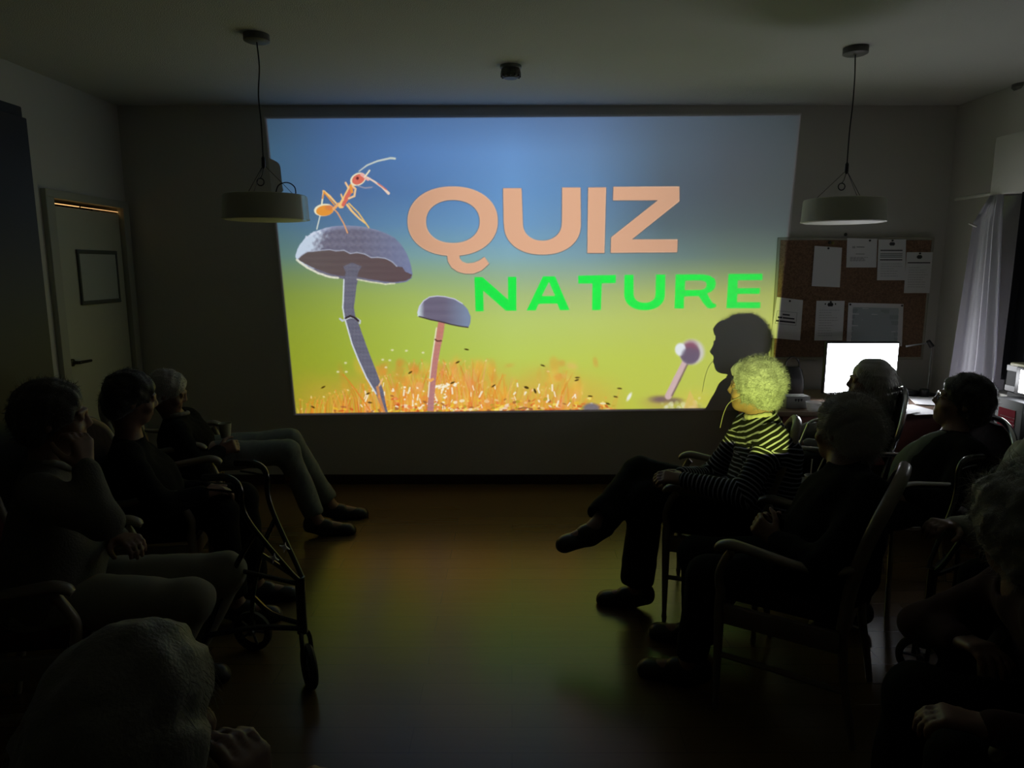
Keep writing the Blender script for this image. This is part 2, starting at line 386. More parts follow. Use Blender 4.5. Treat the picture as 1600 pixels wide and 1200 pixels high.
    tail = Z3([(1033,905),(1040,955),(1062,992),(1100,1018),(1150,1031),(1200,1030),(1250,1010),(1297,968),(1268,925),(1235,948),(1200,962),(1160,966),(1130,955),(1113,935),(1111,905)])
    u_ = [(786,294),(787,350)]+ell(847.5, 350, 60, 47.8, 40, 2.2, 0, PI)[::-1]+[(907,293),(878.3,293),(878,349)]+ell(847.3, 349, 30.4, 27, 30, 2.1, 0, PI)+[(814.8,294)]
    i_ = Z7([(360,447),(462,446),(452,819),(355,819)])
    z_ = Z7([(503,443),(878,441),(878,525),(607,742),(868,742),(865,815),(488,818),(490,730),(757,519),(501,520)])
    for cs in ([q_out, q_in], [tail], [u_], [i_], [z_]):
        for dx, dy in ((-.9, .5), (.8, .6), (0, 1.1), (-.8, -.5)):
            poly([[(a+dx, b+dy) for a, b in c] for c in cs], sh, alpha=.55)
    for cs in ([q_out, q_in], [u_], [i_], [z_], [tail]): poly(cs, (232, 194, 164))
    def shrink(c, e): 
        c = np.array(c); n = len(c); out = []
        area = sum(c[i][0]*c[(i+1) % n][1]-c[(i+1) % n][0]*c[i][1] for i in range(n)); sg = 1 if area > 0 else -1
        for i in range(n):
            t = c[(i+1) % n]-c[i-1]; L = np.hypot(*t)+1e-9
            out.append((c[i][0]-sg*t[1]/L*e, c[i][1]+sg*t[0]/L*e))
        return out
    poly([shrink(q_out, .8), shrink(q_in, -.8)], Oc); poly([shrink(tail, .6)], Oc); poly([shrink(u_, .7)], Oc)
    poly([shrink(i_, .9)], Oc); poly([shrink(z_, .8)], Oc)
    poly([Z3([(1040,880),(1040,912),(1108,912),(1108,880)])], Oc)
    N = Z4([(1205,12),(1256,12),(1415,152),(1415,10),(1467,10),(1467,222),(1402,222),(1260,97),(1263,225),(1212,225)])
    Aa = [Z7([(10,1146),(103,952),(172,952),(254,1143),(200,1144),(184,1106),(77,1108),(62,1145)]), Z7([(96,1064),(137,982),(172,1063)])]
    T = Z7([(303,948),(517,944),(516,990),(437,991),(432,1143),(382,1144),(384,992),(304,993)])
    U = Z7([(566,944),(617,943),(618,1050)])+[(820+a/3.636, 170+b/3.636) for a, b in ell(680, 1050, 62, 52, 24, 2.2, 0, PI)[::-1]]+Z7([(745,942),(798,942),(796,1050)])+[(820+a/3.636, 170+b/3.636) for a, b in ell(680, 1050, 116, 94, 30, 2.2, 0, PI)]
    Rr = [Z7([(857,941),(1010,940),(1050,948),(1078,966),(1086,992),(1078,1020),(1056,1040),(1035,1048),(1055,1085),(1070,1106),(1085,1108),(1086,1126),(1060,1134),(1038,1132),(1015,1105),(988,1064),(905,1066),(903,1134),(850,1134)]),
          Z7([(911,976),(1000,974),(1026,982),(1034,1000),(1024,1020),(1002,1029),(908,1030)])]
    E_ = Z7([(1157,938),(1350,937),(1349,973),(1210,974),(1208,1019),(1336,1018),(1334,1051),(1207,1052),(1205,1098),(1338,1099),(1337,1132),(1145,1133)])
    for cs in ([N], Aa, [T], [U], Rr, [E_]): poly(cs, Gc)
    # ---- outline of the beam
    img = np.clip(img, 0, 255)/255
    lin = np.where(img <= .04045, img/12.92, ((img+.055)/1.055)**2.4)
    e_l = 416+(PY-185)*(462-416)/(646-185); e_r = 1250-(PY-180)*(1250-1208)/(590-180)
    e_t = 185-(PX-416)*5/834; e_b = 646.5-(PX-462)*8.5/650
    msk = np.clip((PX-e_l)/1.5, 0, 1)*np.clip((e_r-PX)/3, 0, 1)*np.clip((PY-e_t)/1.5, 0, 1)*np.clip((e_b-PY)/1.2, 0, 1)
    skirt = np.clip((PX-e_l+2)/1.5, 0, 1)*np.clip((e_r+2-PX)/1.5, 0, 1)*np.clip((PY-e_t+1)/1.5, 0, 1)*np.clip((e_b+3.2-PY)/1.2, 0, 1)
    return lin*msk[..., None]+(skirt*(1-msk))[..., None]*np.array((.052, .048, .046)), (e_l, e_r)

SX0, SX1, SZ0, SZ1 = -1.85, 2.10, .48, 2.745
SW, SH = 1900, 1090
_pix, _ = slide_pixels(SW, SH, SX0, SX1, SZ0, SZ1)
slide_img = bpy.data.images.new('quiz_slide', SW, SH, alpha=False, float_buffer=True)
slide_img.colorspace_settings.name = 'Non-Color'
_rgba = np.ones((SH, SW, 4), np.float32)
_amb = np.array((.020, .021, .015))
_rgba[..., :3] = np.clip(_pix-_amb*(_pix.sum(-1, keepdims=True) > 0), 0, None)*GAIN
slide_img.pixels.foreach_set(_rgba.ravel()); slide_img.update(); slide_img.pack()

# projector lamp: a spot whose colour varies with direction, as behind a slide
ld = bpy.data.lights.new('projector_beam', 'SPOT'); ld.energy = K_PROJ; ld.spot_size = math.radians(100); ld.spot_blend = 0
ld.shadow_soft_size = .004; ld.use_nodes = True
lo = bpy.data.objects.new('projector_beam', ld); COL.objects.link(lo); lo.location = PROJ; lo.rotation_euler = (PI/2, 0, 0)
nt = ld.node_tree; em = nt.nodes.get('Emission') or nt.nodes.new('ShaderNodeEmission')
geo = nt.nodes.new('ShaderNodeNewGeometry'); sep = nt.nodes.new('ShaderNodeSeparateXYZ'); nt.links.new(geo.outputs['Incoming'], sep.inputs[0])
def mth(op, a, b=None):
    n = nt.nodes.new('ShaderNodeMath'); n.operation = op
    for i, v in enumerate((a, b)):
        if v is None: continue
        if isinstance(v, (int, float)): n.inputs[i].default_value = v
        else: nt.links.new(v, n.inputs[i])
    return n.outputs[0]
dist = YW-.004-PROJ.y
tx = mth('DIVIDE', sep.outputs[0], sep.outputs[1]); tz = mth('DIVIDE', sep.outputs[2], sep.outputs[1])
ux = mth('DIVIDE', mth('ADD', mth('MULTIPLY', tx, dist), PROJ.x-SX0), SX1-SX0)
uz = mth('DIVIDE', mth('ADD', mth('MULTIPLY', tz, dist), PROJ.z-SZ0), SZ1-SZ0)
cmb = nt.nodes.new('ShaderNodeCombineXYZ'); nt.links.new(ux, cmb.inputs[0]); nt.links.new(uz, cmb.inputs[1])
ti = nt.nodes.new('ShaderNodeTexImage'); ti.image = slide_img; ti.extension = 'CLIP'; ti.interpolation = 'Linear'
nt.links.new(cmb.outputs[0], ti.inputs[0])
flat = mth('POWER', mth('ADD', mth('ADD', mth('MULTIPLY', tx, tx), mth('MULTIPLY', tz, tz)), 1.0), 1.5)
nt.links.new(ti.outputs['Color'], em.inputs['Color']); nt.links.new(flat, em.inputs['Strength'])

# ------------------------------------------------------------------ room shell
def slab(name, c, d, m):
    b = MB(); b.box(c, d); return struct(b.build(name, m, smooth=False))
def floor_mat():
    m = bpy.data.materials.new('glossy_plank_floor'); m.use_nodes = True; nt = m.node_tree; b = nt.nodes['Principled BSDF']
    tc = nt.nodes.new('ShaderNodeTexCoord'); br = nt.nodes.new('ShaderNodeTexBrick')
    mp = nt.nodes.new('ShaderNodeMapping'); nt.links.new(tc.outputs['Object'], mp.inputs[0]); nt.links.new(mp.outputs[0], br.inputs['Vector'])
    br.offset = .37; br.inputs['Scale'].default_value = 1.0; br.inputs['Brick Width'].default_value = .95; br.inputs['Row Height'].default_value = .135
    br.inputs['Mortar Size'].default_value = .0012; br.inputs['Mortar Smooth'].default_value = .3
    br.inputs['Color1'].default_value = (.112, .070, .030, 1); br.inputs['Color2'].default_value = (.096, .060, .025, 1); br.inputs['Mortar'].default_value = (.05, .03, .015, 1)
    n = nt.nodes.new('ShaderNodeTexNoise'); n.inputs['Scale'].default_value = 5; n.inputs['Detail'].default_value = 6
    mp2 = nt.nodes.new('ShaderNodeMapping'); mp2.inputs['Scale'].default_value = (.6, 9, 1); nt.links.new(tc.outputs['Object'], mp2.inputs[0]); nt.links.new(mp2.outputs[0], n.inputs[0])
    mx = nt.nodes.new('ShaderNodeMix'); mx.data_type = 'RGBA'; mx.blend_type = 'MULTIPLY'; mx.inputs[0].default_value = .5
    rp = nt.nodes.new('ShaderNodeValToRGB'); rp.color_ramp.elements[0].color = (.6, .6, .6, 1); nt.links.new(n.outputs[0], rp.inputs[0])
    nt.links.new(br.outputs['Color'], mx.inputs[6]); nt.links.new(rp.outputs[0], mx.inputs[7]); nt.links.new(mx.outputs[2], b.inputs['Base Color'])
    n2 = nt.nodes.new('ShaderNodeTexNoise'); n2.inputs['Scale'].default_value = 2.5; nt.links.new(tc.outputs['Object'], n2.inputs[0])
    mr = nt.nodes.new('ShaderNodeMapRange'); mr.inputs['To Min'].default_value = .23; mr.inputs['To Max'].default_value = .31
    b.inputs['Roughness'].default_value = .26
    b.inputs['Specular IOR Level'].default_value = .46
    return m
M_floor = floor_mat()
WX, WY = (XL+XR)/2, (YW+YB)/2
slab('floor', (WX, WY, -.05), (XR-XL+.4, YW-YB+.4, .1), M_floor)
slab('ceiling', (WX, WY, HC+.05), (XR-XL+.4, YW-YB+.4, .1), M_ceil)
slab('wall_front', (WX, YW+.1, HC/2), (XR-XL+.4, .2, HC), M_wall)
slab('wall_back', (WX, YB-.1, HC/2), (XR-XL+.4, .2, HC), mat('back_wall_panelling', (.10, .07, .05), .8))
# left wall with the door opening
dY0, dY1, dZ = 4.31, 5.12, 2.03
b = MB(); b.box((XL-.1, (YB+dY0)/2, HC/2), (.2, dY0-YB, HC)); b.box((XL-.1, (dY1+YW)/2, HC/2), (.2, YW-dY1, HC)); b.box((XL-.1, (dY0+dY1)/2, (HC+dZ+.02)/2), (.2, dY1-dY0, HC-dZ-.02))
struct(b.build('wall_left', M_wall, smooth=False))
# right wall with the window opening
wY0, wY1, wZ0, wZ1 = 2.3, 4.42, .86, 2.06
b = MB(); b.box((XR+.1, (YB+wY0)/2, HC/2), (.2, wY0-YB, HC)); b.box((XR+.1, (wY1+YW)/2, HC/2), (.2, YW-wY1, HC))
b.box((XR+.1, (wY0+wY1)/2, wZ0/2), (.2, wY1-wY0, wZ0)); b.box((XR+.1, (wY0+wY1)/2, (HC+wZ1)/2), (.2, wY1-wY0, HC-wZ1))
struct(b.build('wall_right', M_wall, smooth=False))
M_base = mat('dark_skirting', (.035, .022, .018), .5)
slab('baseboard_front', (WX, YW-.008, .035), (XR-XL, .016, .07), M_base)
slab('baseboard_left', (XL+.008, (YB+dY0-.06)/2, .035), (.016, dY0-.06-YB, .07), M_base)
slab('baseboard_right', (XR-.008, WY, .035), (.016, YW-YB, .07), M_base)
# window: frame, dark night glass
w = empty('window_1', (XR, (wY0+wY1)/2, wZ0)); struct(w)
b = MB(); cy = 0; hw = (wY1-wY0)/2; hh = wZ1-wZ0
for y in (-hw+.03, 0, hw-.03): b.box((.06, y, hh/2), (.06, .06, hh))
for z in (.03, hh-.03): b.box((.06, 0, z), (.06, 2*hw, .06))
b.build('window_frame', M_white, w, False)
b = MB(); b.box((.07, 0, hh/2), (.012, 2*hw-.06, hh-.06)); b.build('window_glass', mat('night_glass', (.004, .004, .006), .04, spec=.6), w, False)
b = MB(); b.box((.0, 0, -.015), (.2, 2*hw, .03), bev=.008); b.build('window_sill', M_white, w)
# roller shutter housing above the window
b = MB(); b.box((XR-.075, 3.35, 2.245), (.15, 2.35, .35), bev=.006); struct(b.build('trim_1', M_wall))
# door with frame and lit gap above
dr = empty('door_1', (XL, (dY0+dY1)/2, 0)); struct(dr); dh = (dY1-dY0)/2
b = MB(); b.box((-.02, 0, (dZ-.02)/2+.006), (.04, 2*dh-.07, dZ-.055), bev=.003); b.build('door_leaf', M_door, dr)
b = MB()
for y in (-dh-.012, dh+.012): b.box((.008, y, dZ/2), (.05, .075, dZ+.04), bev=.004)
b.box((.008, 0, dZ+.035), (.05, 2*dh+.1, .05), bev=.004); b.build('door_frame', mat('door_frame_lacquer', (.44, .44, .37), .5), dr)
b = MB(); b.box((-.010, -.22, dZ-.016), (.004, .30, .0055)); b.box((-.010, .17, dZ-.016), (.004, .44, .0035))
b.build('lit_door_gap', mat('corridor_light', (.8, .6, .4), .5, emit=(1.0, .55, .2), estr=1.1), dr, False)
b = MB(); b.lathe((.006, -dh+.075, 1.04), [(.024, 0), (.024, .008), (.012, .012), (.010, .045)], 20, Matrix.Rotation(PI/2, 3, 'Y'))
b.tube([(.05, -dh+.075, 1.04), (.055, -dh+.10, 1.04), (.052, -dh+.20, 1.037)], [.010, .010, .009], 12, smooth=4)
b.build('door_handle', mat('dark_bronze', (.06, .055, .045), .35, metal=1), dr)

# projection area: matte white rectangle painted and papered on the wall
def quad_slab(name, pts, y0, y1, m, parent=None):
    b = MB(); n = len(pts)
    b.add([(p[0], y0, p[1]) for p in pts]+[(p[0], y1, p[1]) for p in pts], [tuple(range(n)), tuple(range(2*n-1, n-1, -1))]+[(i, i+n, (i+1) % n+n, (i+1) % n) for i in range(n)])
    return b.build(name, m, parent, False)
c_ = [at(413, 182.5, YW), at(1252, 177, YW), at(1212, 600, YW), at(1207, 640, YW), at(459, 649, YW)]
o = quad_slab('projection_screen', [(p.x, p.z) for p in c_], YW-.006, YW-.0005, M_screen)
tag(o, 'wide bright projected slide reading QUIZ NATURE with mushrooms and an ant on the far wall', 'projection screen')

# ------------------------------------------------------------------ pendant lamps, detector
def pendant(x, y, kink, label, boxed=False):
    t = empty('pendant_lamp', (x, y, HC), 0, label, 'lamp', 'round drum pendant lamps')
    b = MB(); b.lathe((0, 0, 0), [(.062, 0), (.062, -.03), (.05, -.036)], 28); b.build('ceiling_rose', mat('rose_plastic', (.12, .12, .11), .5), t)
    b = MB(); b.tube([(0, 0, -.03), (.006, 0, -.15), (-.006+kink, 0, -.28), (0, 0, -.42), (0, 0, -.58)], .0035, 6, smooth=5); b.build('power_cord', M_black, t)
    b = MB(); b.lathe((0, 0, -.60), [(.004, .03), (.009, .02), (.010, -.02), (.004, -.03)], 12); b.build('cord_grip', M_black, t)
    b = MB()
    for k in range(3):
        a = k*2*PI/3+.5; b.tube([(0, 0, -.61), (.15*math.cos(a), .15*math.sin(a), -.76)], .0015, 5)
    b.build('suspension_wires', M_black, t)
    b = MB(); ring = [(-.02+.018*math.cos(a), 0, -.695+.018*math.sin(a)) for a in np.linspace(0, 2*PI, 15)]
    b.tube(ring, .0028, 6); b.tube([(0, 0, -.62), (-.01, 0, -.66), (-.02, 0, -.677)], .002, 5); b.build('cord_loop', M_black, t)
    if boxed: b = MB(); b.tube([(.05, 0, -.765), (.075, -.02, -.715), (.12, -.02, -.70), (.15, 0, -.72), (.155, 0, -.765)], .003, 6, smooth=5); b.build('cable_arch', M_black, t)
    b = MB(); b.lathe((0, 0, -.76), [(.196, 0), (.202, -.003), (.205, -.012), (.210, -.110), (.213, -.116), (.213, -.120), (.200, -.120)], 56)
    b.build('lamp_shade', mat('lamp_shade_white', (.50, .50, .42), .55), t)
    b = MB(); b.lathe((0, 0, -.86), [(.199, -.018), (.199, -.023), (.10, -.026), (.001, -.027)], 48); b.build('diffuser', mat('frosted_diffuser', (.75, .74, .70), .5), t)
    return t
pL = atz(397, 50, HC); pR = atz(1336, 74, HC)
pendant(-1.245, 3.66, 0, 'white drum pendant lamp hanging in front of the left edge of the slide', True)
pendant(1.775, 3.87, .012, 'white drum pendant lamp hanging above the pinboard, right of the slide')
t = empty('smoke_detector', (-.007, 4.2, HC), 0, 'small dark round detector in the middle of the ceiling', 'smoke detector')
b = MB(); b.lathe((0, 0, 0), [(.060, 0), (.060, -.014), (.052, -.018)], 32); b.build('base_plate', mat('detector_base', (.22, .22, .20), .5), t)
b = MB(); b.lathe((0, 0, 0), [(.052, -.018), (.056, -.03), (.054, -.052), (.038, -.068), (.001, -.070)], 32)
for k in range(12):
    a = k*PI/6; b.box((.050*math.cos(a), .050*math.sin(a), -.050), (.014, .006, .026), rotz(a))
b.build('sensor_head', mat('detector_head', (.07, .07, .065), .5), t)
t = atz(1604, 131, HC)
b = MB(); b.lathe((t.x-.02, t.y, HC), [(.06, 0), (.06, -.02), (.045, -.034), (.001, -.036)], 28)
tag(b.build('ceiling_sensor', mat('rose_plastic', (.12, .12, .11), .5)), 'small dark round ceiling fitting cut by the right edge of the photo', 'ceiling sensor')

# ------------------------------------------------------------------ pinboard and papers
YP = YW-.034
c_ = [at(1213, 373, YP), at(1460, 373, YP), at(1449, 560, YP), at(1207, 560, YP)]
bx0, bx1, bz0, bz1 = c_[3].x, c_[1].x-.005, c_[2].z, c_[0].z
pb = empty('pinboard', ((bx0+bx1)/2, YW, bz0), 0, 'large brown cork pinboard with papers on the far wall right of the slide', 'pinboard')
bw, bh = bx1-bx0, bz1-bz0
b = MB(); b.box((0, -.019, bh/2), (bw-.02, .020, bh-.02)); b.build('cork_panel', M_cork, pb, False)
b = MB()
for x in (-bw/2, bw/2): b.box((x, -.0195, bh/2), (.018, .024, bh+.018), bev=.004)
for z in (0, bh): b.box((0, -.0195, z), (bw, .024, .018), bev=.004)
b.build('frame', mat('pinboard_frame', (.35, .34, .28), .4), pb)
M_pin = mat('pin_head', (.03, .03, .03), .3); M_pin2 = mat('pin_head_yellow', (.25, .22, .06), .3)
def sheet(name, q, label, cat, bars, pins, depth=.004, frame=None):
    P = [at(x, y, YW-.032-depth) for x, y in q]
    o = empty(name, (P[3].x, YW-.032, P[3].z), 0, label, cat, 'papers on the pinboard')
    loc = lambda p, dy: (p.x-P[3].x, dy, p.z-P[3].z)
    b = MB(); y0 = -.002
    def uv(u, v): return P[3].lerp(P[2], u).lerp(P[0].lerp(P[1], u), v)
    n = 6; vs = []; fs = []
    for j in range(n+1):
        for i in range(n+1):
            p = uv(i/n, j/n); curl = .004*((i/n-.5)**2*4)*(1-j/n); vs.append(loc(p, y0-curl))
    for j in range(n):
        for i in range(n): fs.append((j*(n+1)+i, j*(n+1)+i+1, (j+1)*(n+1)+i+1, (j+1)*(n+1)+i))
    b.add(vs, fs)
    kk = 0
    for (u0, v0, u1, v1, mi) in bars:
        kk += 1; b.mi = mi+1; q4 = [uv(u0, v0), uv(u1, v0), uv(u1, v1), uv(u0, v1)]
        yy = lambda u, v: y0-.0012-.00002*kk-.004*((u-.5)**2*4)*(1-v)
        b.add([loc(q4[0], yy(u0, v0)), loc(q4[1], yy(u1, v0)), loc(q4[2], yy(u1, v1)), loc(q4[3], yy(u0, v1))], [(0, 1, 2, 3)])
    b.build('sheet', [M_paper, M_ink, M_inkgrey, mat('faint_printing', (.48, .48, .51), .8), mat('table_grey', (.46, .52, .54), .8), mat('table_cell', (.36, .41, .43), .8)], o, False).modifiers.new('thick', 'SOLIDIFY').thickness = .0006
    for (u, v) in pins:
        b = MB(); p = loc(uv(u, v), y0); b.lathe(p, [(.0065, 0), (.0075, .004), (.006, .009), (.001, .010)], 12, Matrix.Rotation(PI/2, 3, 'X')); b.build('pin', M_pin, o)
    return o
def lines(v0, v1, n, mi=2, seed=1, th=.012):
    r = random.Random(seed); out = []
    for k in range(n):
        v = v0+(v1-v0)*k/max(1, n-1); x = .12; e = r.uniform(.55, .88)
        while x < e:
            w = r.uniform(.04, .11); out.append((x, v, min(x+w, e), v+th, mi)); x += w+.018
    return out
sheet('paper_notice', [(1273,384),(1316,387),(1312,449),(1268,447)], 'blank white sheet pinned at the upper left of the pinboard', 'paper', [], [(.5, .96)])
sheet('paper_notice', [(1324,372),(1371,373),(1369,418),(1322,418)], 'squarish printed sheet at the top middle of the pinboard', 'paper',
      [(.18,.66,.28,.73,2),(.32,.69,.58,.72,1),(.3,.45,.6,.48,2)]+lines(.22,.34,5,2,3,.02), [(.75, .93)])
sheet('paper_notice', [(1373,374),(1416,374),(1414,438),(1370,438)], 'white notice with round emblem and bold lines at the top of the pinboard', 'paper',
      [(.42,.85,.58,.93,0),(.40,.87,.60,.91,0),(.08,.72,.88,.745,0),(.08,.64,.88,.66,1),(.08,.60,.88,.62,1),(.08,.56,.88,.58,1),(.08,.49,.88,.515,0)]+lines(.1,.4,6,2,5,.010), [(.5, .97)])
sheet('paper_notice', [(1417,394),(1458,394),(1452,458),(1412,458)], 'white notice with emblem and one bold line at the right of the pinboard', 'paper',
      [(.43,.84,.57,.93,0),(.40,.86,.60,.91,0),(.06,.73,.93,.755,0)]+lines(.15,.62,9,2,6,.010), [(.5, .97)])
sheet('paper_notice', [(1214,464),(1255,469),(1250,532),(1204,528)], 'tilted white sheet with a boxed text at the lower left of the pinboard', 'paper',
      [(.08,.36,.82,.367,1),(.08,.67,.82,.677,1),(.08,.36,.095,.677,1),(.81,.36,.82,.677,1),(.30,.58,.56,.615,0),(.14,.50,.30,.54,0),(.32,.50,.74,.535,0),(.10,.41,.20,.455,0),(.22,.41,.78,.45,0)], [(.5, .94)])
sheet('paper_notice', [(1276,470),(1320,470),(1316,532),(1272,532)], 'white printed notice with emblem at the lower middle of the pinboard', 'paper',
      [(.42,.86,.58,.95,0),(.40,.88,.60,.93,0),(.30,.90,.34,.94,0),(.66,.90,.70,.94,0)]+lines(.12,.76,11,2,8,.010), [(.5, .97)])
r_ = random.Random(3); bars = [(.09, .08, .91, .90, 3)]
o = sheet('timetable', [(1326,473),(1412,475),(1409,541),(1322,541)], 'wide grey timetable sheet on the pinboard above the bright monitor', 'paper', bars+
      [(.08+.168*i+.004, .10+.133*j+.006, .08+.168*(i+1)-.006, .10+.133*(j+1)-.035, 4 if r_.random() < .75 else 3) for i in range(5) for j in range(6)]+
      [(.08+.168*i+.01, .10+.133*(j+1)-.03, .08+.168*i+.12, .10+.133*(j+1)-.012, -1) for i in range(5) for j in range(6) if r_.random() < .5], [(.03, .96), (.97, .96)])
for x, y, mm in ((1301, 380, M_pin2), (1296, 379, M_pin), (1324, 366, M_pin)):
    p = at(x, y, YW-.03); b = MB(); b.lathe((p.x, YW-(.030 if y > 370 else .0), p.z), [(.011, 0), (.012, .006), (.008, .013), (.001, .014)], 14, Matrix.Rotation(PI/2, 3, 'X'))
    lb = {1301: 'small yellowish pin above the blank sheet on the pinboard', 1296: 'small black pin left of the yellowish pin on the pinboard', 1324: 'dark knob on the wall just above the pinboard'}[x]
    tag(b.build('push_pin' if y > 370 else 'wall_hook', mm), lb, 'pin' if y > 370 else 'hook')

# ------------------------------------------------------------------ framed notice on the door
P1_, P2_ = atx(124, 393, XL+.02), atx(183, 394, XL+.02); P3_ = atx(130, 474, XL+.02)
ny0, ny1, nz0, nz1 = P1_.y, P2_.y, P3_.z, P1_.z
t = empty('framed_notice', (XL+.001, (ny0+ny1)/2, nz0), 0, 'pale framed notice hanging on the door in the left wall', 'notice')
hw, hh = (ny1-ny0)/2, nz1-nz0
b = MB(); b.box((.005, 0, hh/2), (.008, 2*hw-.02, hh-.02)); b.build('sheet', mat('notice_paper', (.50, .53, .50), .8), t, False)
b = MB()
for y in (-hw, hw): b.box((.007, y, hh/2), (.014, .016, hh), bev=.003)
for z in (0, hh): b.box((.007, 0, z), (.014, 2*hw+.02, .026), bev=.003)
b.build('frame', mat('notice_frame', (.10, .11, .10), .5), t)

# dark wardrobe at the left edge
t = empty('wardrobe', (-2.455, 2.45, 0), 0, 'tall dark wardrobe standing at the left edge of the photo', 'wardrobe')
M_ward = mat('dark_wardrobe_laminate', (.022, .022, .021), .6, noise=(3, .1))
b = MB(); b.box((0, 0, 1.165), (.59, 1.62, 2.33), bev=.006); b.build('body', M_ward, t)
for s in (-1, 1):
    b = MB(); b.box((.306, s*.403, 1.17), (.02, .80, 2.22), bev=.004); d = b.build('door', M_ward, t)
    b = MB(); b.tube([(.317, s*.05, 1.0), (.343, s*.05, 1.02), (.343, s*.05, 1.14), (.317, s*.05, 1.16)], .005, 8); b.build('handle', M_chrome, d)

# ------------------------------------------------------------------ curtains
def curtain(name, x0, y0, y1, ztop, zbot, folds, amp, label, m, gather=None, cat='curtain'):
    b = MB(); n = folds*10; rows = 26; vs = []; fs = []
    r = random.Random(folds); ph = [r.uniform(-.5, .5) for _ in range(folds+1)]
    for j in range(rows+1):
        v = j/rows; z = ztop+(zbot-ztop)*v
        for i in range(n+1):
            u = i/n; a = u*folds*2*PI
            w = ph[int(u*folds)]*math.sin(v*3)
            yy = y0+(y1-y0)*u
            if gather: yy = gather(u, v, yy)
            fl = amp*(.55+.45*v)
            vs.append((x0+fl*math.sin(a+w)+.3*fl*math.sin(2.3*a+v*2), yy+.35*fl*math.cos(a*1.1+w*2), z))
    for j in range(rows):
        for i in range(n): fs.append((j*(n+1)+i, j*(n+1)+i+1, (j+1)*(n+1)+i+1, (j+1)*(n+1)+i))
    b.add(vs, fs); o = b.build(name, m); o.modifiers.new('thick', 'SOLIDIFY').thickness = .0015
    return tag(o, label, cat)
M_sheer = mat('sheer_white_curtain', (.86, .85, .90), .8, spec=.2)
nt = M_sheer.node_tree; pr = nt.nodes['Principled BSDF']; out = nt.nodes['Material Output']
tl = nt.nodes.new('ShaderNodeBsdfTranslucent'); tl.inputs[0].default_value = (.86, .85, .92, 1); mxs = nt.nodes.new('ShaderNodeMixShader'); mxs.inputs[0].default_value = .45
nt.links.new(pr.outputs[0], mxs.inputs[1]); nt.links.new(tl.outputs[0], mxs.inputs[2]); nt.links.new(mxs.outputs[0], out.inputs[0])
# hangs from the rail at z 2.06; bunched at its head, spreading towards the far corner lower down
def g1(u, v, yy):
    near = 4.42-.10*min(1, v*2); far = 4.50+.15*min(1, v/.08)+.09*min(1, max(0, v-.1)/.5)
    return near+(far-near)*u
curtain('sheer_curtain', 2.985, 4.4, 5.05, 2.07, .06, 5, .030, 'white sheer curtain hanging bunched beside the dark window, lit by the monitor', M_sheer, g1)
curtain('dark_curtain', 3.03, 3.95, 4.30, 2.07, .95, 5, .028, 'dark drape over the window at the right edge behind the small bright screen', mat('dark_drape', (.03, .03, .04), .9))
b = MB(); b.tube([(3.0, 2.25, 2.085), (3.0, 4.9, 2.085)], .012, 10); 
for y in (2.6, 4.5): b.tube([(3.0, y, 2.085), (3.12, y, 2.085)], .008, 8)
tag(b.build('curtain_rail', M_white), 'pale curtain rail above the dark window on the right', 'curtain rail')
p = at(1519, 351, 4.6); b = MB(); b.tube([(p.x-.01, 4.62, p.z+.01), (p.x+.03, 4.6, p.z-.012)], [.012, .016], 8, flat=.5); 
b.tube([(p.x+.03, 4.6, p.z-.012), (p.x+.11, 4.6, p.z-.02), (XR-.01, 4.6, p.z-.02)], .006, 8)
tag(b.build('curtain_hook', M_white), 'small pale tieback hook beside the white sheer curtain', 'hook')

